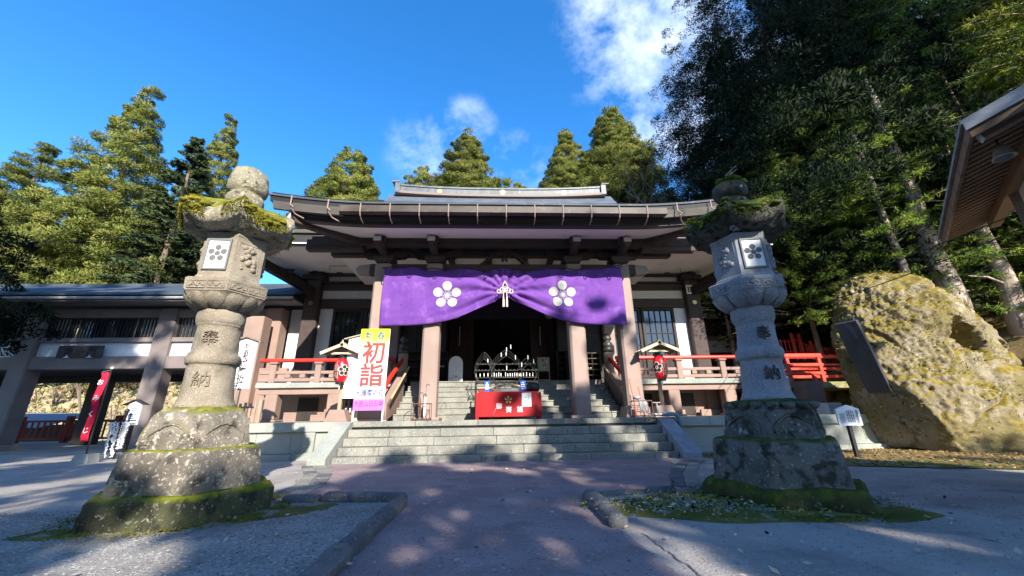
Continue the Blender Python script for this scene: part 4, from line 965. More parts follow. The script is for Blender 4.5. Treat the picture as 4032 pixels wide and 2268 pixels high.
# ------------------------------------------------------------------ umbrella stands
def ustand(x, y, w, label):
    t = thing('umbrella_stand', (x, y, 1.015), label, 'umbrella stand'); q = MB(); z0, z1 = 1.03, 1.52; d = .36
    for dx in (-w/2, 0, w/2):
        for dy in (-d/2, d/2):
            if dx == 0 and dy > 0: continue
            q.tube([(x+dx, y+dy, 1.015), (x+dx, y+dy, z1)], .013, 6)
    for z in (z0+.04, z1):
        q.tube([(x-w/2, y-d/2, z), (x+w/2, y-d/2, z), (x+w/2, y+d/2, z), (x-w/2, y+d/2, z), (x-w/2, y-d/2, z)], .014, 6)
    for i in range(1, 4): q.tube([(x-w/2+w*i/4, y-d/2, z1), (x-w/2+w*i/4, y+d/2, z1)], .006, 5)
    for i in range(1, 3): q.tube([(x-w/2, y-d/2+d*i/3, z1), (x+w/2, y-d/2+d*i/3, z1)], .006, 5)
    part('frame', q, 'umbrella_brown', t); part('drip_tray', MB().box(x-w/2, x+w/2, y-d/2, y+d/2, 1.018, 1.05), 'iron', t); return t
def umbrella(x, y, z, mat, hook, label, grp=None, lean=0.0):
    t = thing('umbrella', (x, y, z), label, 'umbrella', grp)
    def P(dx, h): return (x+dx+lean*h, y, z+h)
    part('canopy', MB().tube([P(0, .02), P(0, .12), P(0, .45), P(0, .62), P(0, .66)], [.008, .028, .05, .04, .02], 9), mat, t, smooth=True)
    part('shaft', MB().tube([P(0, 0), P(0, .66), P(0, hook-.07)], .008, 6), 'grey_iron', t)
    part('handle', MB().tube([P(0, hook-.09)]+[P(.045-.045*math.cos(a), hook-.06+.05*math.sin(a)) for a in np.linspace(0, 3.3, 8)], .014, 7), 'umbrella_brown', t); return t
ustand(-2.32, 12.78, .56, 'small iron umbrella stand before the left inner pillar')
umbrella(-2.40, 12.78, 1.055, 'umbrella_brown', .82, 'furled dark brown umbrella in the left umbrella stand')
umbrella(-2.24, 12.78, 1.055, 'umbrella_white', 1.08, 'furled white umbrella in the left umbrella stand', lean=.03)
q = MB()
for s in (0, .22): q.tube([(-2.85+s, 12.75, 1.015), (-2.85+s, 12.75, 1.18), (-2.75+s, 12.9, 1.3), (-2.66+s, 12.9, 1.3), (-2.66+s, 12.9, 1.02)], .01, 5)
q.tube([(-2.85, 12.75, 1.18), (-2.63, 12.75, 1.18)], .01, 5)
solo('wire_rack', q, 'iron', (-2.75, 12.8, 1.015), 'low bent wire rack left of the umbrella stand', 'rack')
ustand(4.72, 12.8, .58, 'small iron umbrella stand before the right outer pillar')
for x, lab in ((4.55, 'orange handled broom leaning in the right umbrella stand'), (4.82, 'short orange handled tool in the right umbrella stand')):
    t = thing('broom', (x, 12.85, 1.05), lab, 'broom'); h = 1.2 if x < 4.7 else .95
    part('handle', MB().tube([(x, 12.8, 1.06), (x-.12, 12.85, 1.03+h)], .014, 6), 'orange_plastic', t)
q = MB()
for i in range(5): q.tube([(4.62+.04*i, 12.68, 1.56), (4.62+.05*i, 12.62, 1.45), (4.66+.05*i+.03*math.sin(i*3), 12.62, 1.15-.03*(i % 2))], [.03, .035, .02], 6)
q.sphere((4.58, 12.7, 1.62), .11, 9, 6, (1.3, .9, .6)); solo('cleaning_cloth', q, 'grey_cloth', (4.7, 12.65, 1.5), 'grey cleaning cloths hung over the right umbrella stand', 'cloth', smooth=True)
# ------------------------------------------------------------------ paper lanterns under little roofs
def roofed_lantern(x, y, roty, label_l, label_p, tip, side):
    p = thing('lantern_post', (x, y, 1.015), label_p, 'lantern post', 'roofed posts for the red lanterns')
    part('post', MB().box(x-.055, x+.055, y+.16, y+.27, 1.3, 3.25, .01), 'post_wood', p)
    part('post_foot', MB().prism([(-.36, 0), (-.22, .36), (.22, .36), (.36, 0)], front(x, y+.42, 1.02), .42), 'pink_concrete', p)
    zr = 3.14
    for s in (-1, 1):
        mt = Matrix.Translation((x+s*.31, y+.2, zr+.14)) @ Matrix.Rotation(s*R(23), 4, 'Y')
        part('roof_slope', MB().obox(mt, (.37, .42, .018), .006), 'old_wood', p)
        for k in range(4):
            mt2 = Matrix.Translation((x+s*.31, y-.12+.22*k, zr+.175)) @ Matrix.Rotation(s*R(23), 4, 'Y'); part('roof_batten', MB().obox(mt2, (.37, .02, .012)), 'pale_wood', p)
        mt3 = Matrix.Translation((x+s*.31, y-.235, zr+.13)) @ Matrix.Rotation(s*R(23), 4, 'Y'); part('barge_board', MB().obox(mt3, (.38, .014, .05)), 'pale_wood', p)
    part('ridge_board', MB().box(x-.05, x+.05, y-.24, y+.64, zr+.30, zr+.345), 'pale_wood', p)
    part('cross_bar', MB().box(x-.36, x+.36, y-.1, y-.04, zr-.03, zr+.03), 'pale_wood', p); part('hanger_bar', MB().box(x-.03, x+.03, y-.2, y+.4, zr-.095, zr-.032), 'dark_wood', p)
    part('finial', MB().lathe([(.02, 0), (.03, .03), (.008, .09)], 8, (x, y-.2, zr+.345)), 'pale_wood', p)
    l = thing('paper_lantern', (x, y-.02, 2.2), label_l, 'lantern', 'red paper lanterns'); prof = [(.13, 0), (.185, .03), (.215, .10), (.228, .2)]
    h = .74; n = 22; pr = []
    for i in range(n+1):
        t = i/n; rr = .225*(1-abs(2*t-1)**3.2*.42)+.004*(i % 2); pr.append((rr, h*t))
    part('paper_shell', MB().lathe(pr, 28, (x, y-.02, 2.22)), 'lantern_red', l, smooth=True)
    part('top_ring', MB().lathe([(.135, .0), (.135, .07), (.1, .07)], 20, (x, y-.02, 2.22+h)), 'black_plastic', l)
    part('bottom_ring', MB().lathe([(.1, -.06), (.135, -.06), (.135, .0)], 20, (x, y-.02, 2.22)), 'black_plastic', l)
    part('tassel', MB().tube([(x, y-.02, 2.16), (x, y-.02, 2.0)], [.012, .02], 6), 'cord', l)
    def wrap(mb, az, zc, r0=.235):
        out = MB(); out.add([((x+(r0*(1-abs((zc+v[1]-2.22)/h*2-1)**3.2*.42)+v[2]+.004)*math.cos(az+v[0]/r0)), (y-.02+(r0*(1-abs((zc+v[1]-2.22)/h*2-1)**3.2*.42)+v[2]+.004)*math.sin(az+v[0]/r0)), zc+v[1]) for v in mb.v], mb.f); return out
    a1, a2 = (R(-112), R(-48)) if side < 0 else (R(-78), R(-140))
    big = text_mb('日\n石\n寺', .165, .003, .035, .95); bg_ = text_mb('日\n石\n寺', .165, .002, .075, .95)
    part('lettering_edge', wrap(bg_, a1, 2.49), 'lantern_cream', l); o_ = wrap(big, a1, 2.49, .239); part('lettering', o_, 'ink', l)
    sm = text_mb('大\n岩\n山', .06, .003, .01, .9); sb_ = text_mb('大\n岩\n山', .06, .002, .04, .9)
    part('lettering_edge', wrap(sb_, a1, 2.82), 'lantern_cream', l); part('lettering', wrap(sm, a1, 2.82, .239), 'ink', l)
    cr = crest_mb(.17, .002, .36, .64, center=0, stamens=False); ce = crest_mb(.17, .001, .47, .64, center=0, stamens=False)
    part('crest_edge', wrap(ce, a2, 2.58), 'lantern_cream', l); part('crest', wrap(cr, a2, 2.58, .239), 'ink', l)
roofed_lantern(-5.0, 12.9, 0, 'red paper lantern on the roofed post left of the yellow banner', 'wooden post with little roof left of the yellow banner', 0, -1)
roofed_lantern(5.55, 12.9, 0, 'red paper lantern on the roofed post right of the right outer pillar', 'wooden post with little roof right of the right outer pillar', 0, 1)
# ------------------------------------------------------------------ new year banner
bn = thing('new_year_banner', (-3.93, 12.6, 1.015), 'tall banner in yellow, white and violet with large red characters', 'banner')
X0, X1, ZB, ZT = -4.40, -3.47, 1.34, 3.90
mbn, nn, ll, bb = new_mat('banner_print'); MATS['banner_print'] = mbn
gp = nn.new('ShaderNodeNewGeometry'); sp = nn.new('ShaderNodeSeparateXYZ'); ll.new(gp.outputs['Position'], sp.inputs[0])
mr = nn.new('ShaderNodeMapRange'); mr.inputs['From Min'].default_value = ZB; mr.inputs['From Max'].default_value = ZT; ll.new(sp.outputs[2], mr.inputs[0])
rp = nn.new('ShaderNodeValToRGB'); ll.new(mr.outputs[0], rp.inputs[0]); e = rp.color_ramp.elements
e[0].position = 0; e[0].color = (.50, .13, .74, 1); e[1].position = 1; e[1].color = (.60, .78, .0, 1)
for p_, c_ in ((.12, (.52, .17, .75, 1)), (.17, (.72, .60, .80, 1)), (.30, (.80, .78, .82, 1)), (.62, (.80, .80, .79, 1)), (.80, (.74, .79, .38, 1)), (.88, (.62, .79, .02, 1))):
    x = e.new(p_); x.color = c_
ll.new(rp.outputs[0], bb.inputs['Base Color']); bb.inputs['Roughness'].default_value = .6
part('cloth', MB().box(X0, X1, 12.595, 12.605, ZB, ZT), 'banner_print', bn)
fq = MB()
for x in (X0+.02, X1-.02): fq.tube([(x, 12.63, 1.012), (x, 12.63, ZT)], .026, 8)
for z in (ZB+.01, 2.6, ZT-.01): fq.tube([(X0+.02, 12.63, z), (X1-.02, 12.63, z)], .018, 6)
for x in (X0+.02, X1-.02): fq.tube([(x, 12.63, 1.03), (x, 13.1, 1.03)], .02, 6)
part('frame', fq, 'paper_white', bn)
cx = (X0+X1)/2
def bt(s, size, z, mat, bold=0.02, sx=1.0, dx=0): text_part('lettering', s, size, front(cx+dx, 12.594, z), mat, bn, .004, bold, 1, sx)
bt('新', .28, 3.68, 'navy_ink', .012, 1, -.19); bt('春', .28, 3.68, 'navy_ink', .012, 1, .19)
bt('初', .76, 3.13, 'banner_red', .022, 1.0); bt('詣', .76, 2.42, 'banner_red', .022, 1.0)
bt('大護摩祈祷', .235, 1.86, 'navy_ink', .014, .76); bt('大岩山日石寺', .20, 1.545, 'purple_ink', .012, .76)
# ------------------------------------------------------------------ white notice boards with little wooden roofs
def board(xc, y, w, z0, z1, zpost, label, name, mat, cols, roof=True, wood='old_wood', lean=0.0):
    t = thing(name, (xc, y, 1.015 if zpost > .5 else 0), label, 'notice board'); ap = .10
    part('panel', MB().prism([(-w/2, 0), (w/2, 0), (w/2, z1-z0), (0, z1-z0+ap), (-w/2, z1-z0)], front(xc, y, z0), .04), mat, t)
    part('post', MB().box(xc-.04, xc+.04, y+.002, y+.08, zpost, z1-.1), wood, t)
    if roof:
        for s in (-1, 1): part('roof_board', MB().beam((xc, y-.02, z1+ap+.03), (xc+s*(w/2+.14), y-.02, z1-.03), .2, .03, .004), wood, t)
    for (s_, size, dx, zc, mt_, sp_, bo) in cols: text_part('lettering', s_, size, front(xc+dx, y-.041, zc), mt_, t, .003, bo, sp_)
    return t
board(-7.87, 12.45, .66, 2.03, 3.48, 1.012, 'white notice board with black brush characters, right of the left stone lantern', 'roofed_notice', 'sign_white',
      [('新\n春', .20, .05, 3.22, 'ink', .95, .008), ('大\n護\n摩\n祈\n祷', .25, .02, 2.55, 'ink', .86, .02), ('大\n岩\n山', .10, -.23, 2.72, 'grey_ink', .92, .004), ('日\n石\n寺', .10, -.23, 2.3, 'grey_ink', .92, .004)])
board(-4.42, 12.98, .95, 1.72, 3.66, 1.012, 'white notice board half hidden behind the yellow banner', 'roofed_notice', 'sign_white',
      [('御\n會\n前\n土\n言\n入\n所', .235, -.13, 2.7, 'ink', .92, .012)], wood='pale_wood')
# horn loudspeaker under the left eave
hp = thing('horn_speaker', (-10.15, 18.3, 8.2), 'grey horn loudspeaker under the left end of the eaves', 'loudspeaker')
mt = Matrix.Translation((-10.2, 18.0, 8.25)) @ Matrix.Rotation(R(25), 4, 'Z') @ Matrix.Rotation(R(95), 4, 'X')
q = MB().lathe([(.05, -.5), (.07, -.3), (.1, -.15), (.2, .05), (.36, .18), (.38, .19), (.36, .17), (.19, .03), (.06, -.14)], 20); part('horn', placed(q, mt), 'horn_grey', hp, smooth=True)
part('driver', placed(MB().lathe([(.11, -.72), (.11, -.5), (.06, -.49)], 14), mt), 'horn_grey', hp); part('bracket', MB().beam((-10.2, 18.3, 8.2), (-9.6, 18.7, 8.3), .05, .05), 'iron', hp)
# ------------------------------------------------------------------ standpipe with blue pipe at the top of the right flank stone
pi_ = thing('water_tap', (5.2, 11.95, 1.02), 'old water tap on a grey blue pipe at the top of the right flank stone', 'water tap')
part('pipe', MB().tube([(5.02, 12.0, 1.10), (5.38, 12.0, 1.10), (5.47, 12.0, 1.08), (5.52, 12.0, 1.0), (5.52, 12.0, .72)], .062, 12), 'pipe_blue', pi_, smooth=True)
part('collar', MB().tube([(5.2, 12.0, 1.10), (5.24, 12.0, 1.10)], .072, 12), 'pipe_blue', pi_)
part('valve_body', MB().tube([(4.80, 12.0, 1.10), (5.02, 12.0, 1.10)], [.04, .05], 10), 'pipe_metal', pi_)
part('valve_stem', MB().tube([(4.92, 12.0, 1.12), (4.90, 12.0, 1.42)], [.05, .03], 8), 'pipe_metal', pi_); part('valve_handle', MB().box(4.78, 5.02, 11.97, 12.03, 1.42, 1.455, .008), 'pipe_metal', pi_)
part('spout', MB().tube([(4.80, 12.0, 1.10), (4.66, 11.98, 1.11), (4.60, 11.95, 1.06), (4.58, 11.93, .92)], [.035, .035, .032, .03], 8), 'pipe_metal', pi_, smooth=True)
q = MB(); q.tube([(-4.05, 12.05, .80), (-2.5, 12.10, .81), (0, 12.10, .805), (2.2, 12.1, .81), (4.5, 12.1, .815)], .012, 5); solo('cable', q, 'wire', (0, 12.1, .81), 'thin dark cable lying along the top riser of the steps', 'cable')
# picket fence at the left end of the platform
pk = thing('picket_fence', (-8.1, 13.4, 1.015), 'weathered wooden picket fence between the left stone lantern and the veranda', 'fence')
for i in range(6):
    x = -8.62+.16*i; part('picket', MB().box(x-.035, x+.035, 13.4, 13.43, 1.05, 1.62+.03*(i % 2)), 'fence_wood', pk)
for z in (1.2, 1.5): part('rail', MB().box(-8.75, -7.65, 13.431, 13.47, z-.03, z+.03), 'fence_wood', pk)
for x in (-8.78, -7.66): part('fence_post', MB().box(x-.05, x+.05, 13.38, 13.48, 1.012, 1.74, .01), 'fence_wood', pk)
pk = thing('picket_fence', (-4.85, 13.6, 1.015), 'short wooden picket fence behind the left lantern post', 'fence')
for i in range(4):
    x = -5.05+.15*i; part('picket', MB().box(x-.035, x+.035, 13.6, 13.63, 1.05, 1.7), 'fence_wood', pk)
for z in (1.2, 1.5): part('rail', MB().box(-5.12, -4.55, 13.631, 13.67, z-.03, z+.03), 'fence_wood', pk)
# ------------------------------------------------------------------ the two big stone lanterns
def hexa(R0, R1, z0, z1, c, rot, mids=(), n=6):
    prof = [(R0, z0)]+list(mids)+[(R1, z1)]
    return MB().lathe([(r, z) for r, z in prof], n, (c[0], c[1], 0), rot)
def stone_lantern(cx, cy, rot, lean, mats, label, left):
    """mats: (tier1, tier2, shaft, cap, moss)"""
    t = thing('stone_lantern', (cx, cy, 0), label, 'stone lantern')
    mt1, mt2, msh, mcap, mmoss = mats
    def C(z): return (cx+lean[0]*z, cy+lean[1]*z)
    def hp(name, prof, mat, n=6, amp=.012, sc=3.0, ml=.12, amp2=.006, sc2=14, seed=0, ang=40, ch=True):
        z0 = prof[0][1]; c = C(z0); q = MB().lathe(prof, n, (c[0], c[1], 0), rot if n == 6 else 0)
        o = part(name, q, mat, t); rough(o, amp, sc, maxlen=ml, seed=seed+(0 if left else 40), amp2=amp2, scale2=sc2, ang=ang); return o
    h1 = .33 if left else .26
    hp('lowest_plinth', [(1.0, -.08), (1.01, .02), (1.0, h1-.06), (.95, h1)], mt1, amp=.05, sc=2.2, ml=.11, amp2=.016, sc2=11, seed=1)
    hp('middle_plinth', [(.85, h1-.01), (.84, h1+.08), (.80, .72), (.775, .77), (.73, .79)], mt2, amp=.016, sc=2.6, ml=.10, amp2=.006, seed=2)
    o = hp('lotus_base', [(.645, .78), (.64, .85), (.585, 1.10), (.575, 1.13), (.55, 1.18), (.46, 1.265), (.36, 1.28)], mt2, amp=.02, sc=3.2, ml=.09, amp2=.01, seed=3)
    # sunk relief panel on the lotus base: raised cloud outline
    for k in (4, 5, 3):
        a = rot+math.pi/6+k*math.pi/3; nrm = Vector((math.cos(a), math.sin(a), .13)).normalized(); tx = Vector((-math.sin(a), math.cos(a), 0)); c = C(.95)
        base = Vector((c[0], c[1], .84))+Vector((math.cos(a), math.sin(a), 0))*.575
        pts = [(-.22, 0), (-.23, .10), (-.16, .16), (-.08, .21), (0, .23), (.08, .21), (.16, .16), (.23, .10), (.22, 0)]
        part('carved_panel', MB().tube([base+tx*x+Vector((0, 0, 1))*y-nrm*.012-Vector((math.cos(a), math.sin(a), 0))*y*.13 for x, y in pts], .014, 6), mt2, o)
    if not left:   # carved petals standing round the top of the base
        for k in range(18):
            a = 2*math.pi*k/18; c = C(1.18); part('base_petal', MB().sphere((c[0]+.5*math.cos(a), c[1]+.5*math.sin(a), 1.2), .085, 8, 5, (1, 1, .75)), mt2, o, smooth=True)
    # shaft with collars, letters cut into its front
    z0 = 1.27
    pr = [(.345, z0), (.345, z0+.03), (.325, z0+.06), (.305, z0+.12), (.288, z0+.35), (.280, z0+.54), (.285, z0+.555), (.312, z0+.575), (.322, z0+.64), (.312, z0+.70), (.285, z0+.725), (.272, z0+.75), (.262, z0+.92), (.258, z0+1.09),
          (.272, z0+1.11), (.276, z0+1.13), (.288, z0+1.155), (.296, z0+1.23), (.288, z0+1.31), (.26, z0+1.35)]
    if not left: pr = [(r*.97, z) for r, z in pr]
    c = C(z0); q = MB(); vs = []; n = 40; prof = []
    for i in range(len(pr)-1):
        a, b = pr[i], pr[i+1]; m = max(1, int(math.hypot(a[0]-b[0], a[1]-b[1])/.06))
        prof += [(a[0]+(b[0]-a[0])*j/m, a[1]+(b[1]-a[1])*j/m) for j in range(m)]
    prof.append(pr[-1]); q.lathe(prof, n, (c[0], c[1], 0)); q.v = [(x+lean[0]*(z-z0), y+lean[1]*(z-z0), z) for x, y, z in q.v]
    sh = part('shaft', q, msh, t); rough(sh, .012, 3.5, cuts=1, seed=5, amp2=.006, scale2=16, ang=60)
    az = math.atan2(-cy, -cx)+(R(-20) if left else R(22))
    def wrap(mb, zc, r0):
        out = MB(); cc = C(zc); out.add([(cc[0]+lean[0]*v[1]+(r0(zc+v[1])+v[2])*math.cos(az+v[0]/.28), cc[1]+(r0(zc+v[1])+v[2])*math.sin(az+v[0]/.28), zc+v[1]) for v in mb.v], mb.f); return out
    def rad(z):
        for a, b in zip(pr[:-1], pr[1:]):
            if a[1] <= z <= b[1] and b[1] > a[1]: return a[0]+(b[0]-a[0])*(z-a[1])/(b[1]-a[1])+.001
        return .27
    for ch, zc in (('奉', z0+.92), ('納', z0+.36)):
        part('carved_letter', wrap(text_mb(ch, .215, .02, .002 if not left else 0, res=4), zc, rad), 'carving' if not left else 'faint_carving', sh)
    # platform: lotus bowl below, panelled hexagon above
    zp = z0+1.35; c = C(zp)
    o = part('platform', MB().lathe([(.31, zp-.02), (.38, zp+.02), (.485, zp+.11), (.525, zp+.17), (.545, zp+.185), (.56, zp+.35), (.53, zp+.375), (.43, zp+.39)], 6, (c[0], c[1], 0), rot), msh if left else 'dark_stone' if False else msh, t)
    rough(o, .01, 4, maxlen=.07, seed=6, amp2=.005, scale2=16, ang=35)
    for k in range(12):    # lotus petals on the underside
        a = rot+math.pi/12+2*math.pi*k/12; b_ = MB(); rr0 = .98 if k % 1 == 0 else 1
        hexf = math.cos(math.pi/6)/math.cos(((a-rot) % (math.pi/3))-math.pi/6)
        prs = [(.325, zp-.03, .03), (.41, zp+.015, .08), (.475, zp+.065, .11), (.515, zp+.125, .105), (.535, zp+.165, .06)]
        vs = []
        for r_0, z, w in prs:
            for s in (-1, -.5, 0, .5, 1):
                rr = (r_0*hexf)+.028*(1-s*s); vs.append((c[0]+rr*math.cos(a)-math.sin(a)*w*s, c[1]+rr*math.sin(a)+math.cos(a)*w*s, z))
        fs = [(i*5+j, i*5+j+1, (i+1)*5+j+1, (i+1)*5+j) for i in range(4) for j in range(4)]
        part('lotus_petal', b_.add(vs, fs), msh, o, smooth=True)
    for k in range(6):     # two framed panels on every face of the band
        a = rot+math.pi/6+k*math.pi/3; nx_ = Vector((math.cos(a), math.sin(a), 0)); tx = Vector((-math.sin(a), math.cos(a), 0)); base = Vector((c[0], c[1], zp+.268))+nx_*(.552*.866+.003)
        for s in (-1, 1):
            pts = [(-.115, -.05), (.115, -.05), (.115, .05), (-.115, .05), (-.115, -.05)]
            part('panel_frame', MB().tube([base+tx*(s*.128+x)+Vector((0, 0, y)) for x, y in pts], .008, 4), msh, o)
            pts = [(-.09+.018*i, .022*math.sin(i*1.3+k)+.01*math.sin(i*2.9+s)) for i in range(11)]
            part('panel_carving', MB().tube([base+tx*(s*.128+x)+Vector((0, 0, y))-nx_*.004 for x, y in pts], .013, 5), msh, o)
    # fire box with paper window and carved faces
    zf = zp+.385; c = C(zf); hf = .72
    fb = part('fire_box', MB().lathe([(.455, zf), (.45, zf+.04), (.428, zf+.06), (.418, zf+hf-.06), (.432, zf+hf-.04), (.432, zf+hf)], 6, (c[0], c[1], 0), rot), msh, t); rough(fb, .006, 4, maxlen=.08, seed=8, amp2=.003, scale2=25, ang=30)
    kwin = 4 if left else 4
    for k in range(6):
        a = rot+math.pi/6+k*math.pi/3; nx_ = Vector((math.cos(a), math.sin(a), 0)); tx = Vector((-math.sin(a), math.cos(a), 0)); base = Vector((c[0]+lean[0]*.3, c[1]+lean[1]*.3, zf+.37))+nx_*(.425*.866)
        mt = Matrix((tx, Vector((0, 0, 1)), nx_)).transposed().to_4x4(); mt.translation = base
        if k in (kwin, (kwin+3) % 6):
            fr = MB()
            for x0, x1, y0, y1 in ((-.165, -.14, -.24, .24), (.14, .165, -.24, .24), (-.14, .14, -.24, -.215), (-.14, .14, .215, .24)):
                fr.obox(mt @ Matrix.Translation(((x0+x1)/2, (y0+y1)/2, .008)), ((x1-x0)/2, (y1-y0)/2, .018))
            w = part('window', fr, 'window_frame_metal', t)
            part('paper_pane', MB().obox(mt @ Matrix.Translation((0, 0, .006)), (.14, .215, .006)), 'window_paper', w)
            part('crest', placed(crest_mb(.135, .006, .305, .66, center=.3, stamens=True), mt @ Matrix.Translation((0, .015, .013))), 'crest_grey', w)
        else:
            pts = [(-.16, -.22), (.16, -.22), (.16, .22), (-.16, .22), (-.16, -.22)]
            part('relief_frame', MB().tube([mt @ Vector((x, y, .0)) for x, y in pts], .012, 5), msh, fb)
            rr = random.Random(k+10); q = MB()
            for i in range(26):
                y = rr.uniform(-.17, .17); x = rr.uniform(-.11, .11)*(1 if y < 0 else .7); q.sphere(mt @ Vector((x, y, .004)), rr.uniform(.022, .05), 7, 5)
            part('relief_carving', q, msh, fb, smooth=True)
    # roof with upturned corners, mossy
    zr = zf+hf; c = C(zr); vs = []; fs = []; n = 72; rings = [(.38, .0, 0), (.55, .02, .25), (.77, .08, 1), (.81, .14, 1.05), (.815, .20, 1.1), (.795, .27, 1.1), (.74, .33, .95), (.62, .42, .5), (.45, .52, .2), (.30, .60, 0), (.2, .64, 0)]
    for (r0, dz, up) in rings:
        for j in range(n):
            a = 2*math.pi*j/n; b = (a % (math.pi/3))-math.pi/6; hexf = math.cos(math.pi/6)/math.cos(b); cf = abs(b)/(math.pi/6)
            rr = r0*(hexf*.985 if up > .1 else hexf)*(1-.04*(1-cf)*up); vs.append((c[0]+rr*math.cos(a+rot), c[1]+rr*math.sin(a+rot), zr+dz+.13*up*cf**3-.03*up*(1-cf)))
    k = len(rings)
    for i in range(k-1):
        for j in range(n): fs.append((i*n+j, i*n+(j+1) % n, (i+1)*n+(j+1) % n, (i+1)*n+j))
    fs += [tuple(range(n))[::-1], tuple((k-1)*n+j for j in range(n))]
    rf = part('roof', MB().add(vs, fs), mcap, t); rough(rf, .035, 3.5, maxlen=.075, seed=9, amp2=.016, scale2=13, ang=70)
    # moss cushions hanging over the rim
    me = MB(); rr = random.Random(21 if left else 33); q = MB()
    arcs = ((200, 262, 34), (288, 352, 30), (20, 80, 10)) if left else ((150, 250, 34), (250, 300, 12), (325, 350, 9), (10, 60, 8))
    for a0, a1, m in arcs:
        for i in range(m):
            a = R(rr.uniform(a0, a1)); b = ((a-rot) % (math.pi/3))-math.pi/6; hexf = math.cos(math.pi/6)/math.cos(b); cf = abs(b)/(math.pi/6)
            rad_ = rr.uniform(.62, .80)*hexf; z = zr+.27+.13*cf**3-(.10*rr.random() if rad_ > .76*hexf else 0)+(.80-rad_/hexf)*.40
            q.sphere((c[0]+rad_*math.cos(a), c[1]+rad_*math.sin(a), z), rr.uniform(.035, .065), 8, 6, (1.3, 1.3, rr.uniform(.5, .8)))
    ms = part('moss_cushion', q, mmoss, t); ms['kind'] = 'stuff'; rough(ms, .02, 18, cuts=1, seed=4, amp2=.012, scale2=45, ang=80)
    # ragged moss fringe: many small blades
    N_ = 11000; r2_ = np.random.RandomState(5 if left else 6); vs = []; fs = []
    cen = [ (a0, a1) for a0, a1, m in arcs]
    for i in range(N_):
        a0, a1, m = arcs[r2_.choice(len(arcs), p=np.array([x[2] for x in arcs])/sum(x[2] for x in arcs))]
        a = R(r2_.uniform(a0-4, a1+4)); b = ((a-rot) % (math.pi/3))-math.pi/6; hexf = math.cos(math.pi/6)/math.cos(b); cf = abs(b)/(math.pi/6)
        t_ = r2_.uniform(.72, 1.0); rd = .825*hexf*t_; z = zr+.25+.13*cf**3+(1-t_)*.42-(.16*r2_.rand() if t_ > .93 else 0)+r2_.uniform(-.02, .03)
        p = Vector((c[0]+rd*math.cos(a), c[1]+rd*math.sin(a), z)); d = Vector((math.cos(a)*.6+r2_.normal()*.5, math.sin(a)*.6+r2_.normal()*.5, r2_.normal()*.6-(.5 if t_ > .93 else -.4))).normalized()*r2_.uniform(.02, .05)
        s_ = d.orthogonal().normalized()*.007; b0 = len(vs); vs += [p-s_, p+s_, p+d]; fs.append((b0, b0+1, b0+2))
    o = part('moss_fringe', MB().add(vs, fs), mmoss, t); o['kind'] = 'stuff'
    # finial: flared collar, groove, onion jewel
    zn = zr+.62; c = C(zn)
    q = MB().lathe([(.20, zn-.06), (.24, zn+.0), (.262, zn+.06), (.265, zn+.13), (.25, zn+.175), (.215, zn+.20), (.225, zn+.22), (.262, zn+.26), (.282, zn+.33), (.285, zn+.43), (.275, zn+.52), (.235, zn+.62), (.15, zn+.69), (.03, zn+.72)] if left else
         [(.20, zn-.06), (.24, zn-.01), (.24, zn+.07), (.18, zn+.12), (.165, zn+.15), (.21, zn+.18), (.25, zn+.25), (.26, zn+.33), (.25, zn+.38), (.215, zn+.43), (.12, zn+.47), (.03, zn+.48)], 28, (c[0], c[1], 0))
    fi = part('finial', q, mcap, t); rough(fi, .03, 4, cuts=1, seed=12, amp2=.012, scale2=14, ang=70)
    if not left:
        q = MB()
        for i in range(16):
            a = R(rr.uniform(200, 380)); q.sphere((c[0]+.2*math.cos(a), c[1]+.2*math.sin(a), zn+.46), rr.uniform(.04, .08), 8, 5, (1.2, 1.2, .7))
        o = part('finial_moss', q, mmoss, t); rough(o, .02, 16, cuts=1, seed=2, amp2=.01, scale2=40, ang=80)
        q = MB()
        for i in range(5): a = rr.uniform(0, 6.28); q.tube([(c[0]+.1*math.cos(a), c[1]+.1*math.sin(a), zn+.47), (c[0]+.1*math.cos(a)+.05, c[1]+.1*math.sin(a), zn+.62), (c[0]+.1*math.cos(a)+.12+.05*i, c[1]+.1*math.sin(a), zn+.72+.03*i)], .004, 4)
        part('grass_stem', q, 'pale_wood', t)
    return t
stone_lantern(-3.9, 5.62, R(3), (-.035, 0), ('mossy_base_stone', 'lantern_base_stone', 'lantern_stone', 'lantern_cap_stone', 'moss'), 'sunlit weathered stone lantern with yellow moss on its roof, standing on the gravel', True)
stone_lantern(3.8, 5.5, R(-10), (.04, 0), ('dark_moss_stone', 'dark_stone', 'grey_granite', 'dark_cap_stone', 'dark_moss'), 'shaded grey stone lantern with dark mossy roof and carved letters, right of the path', False)

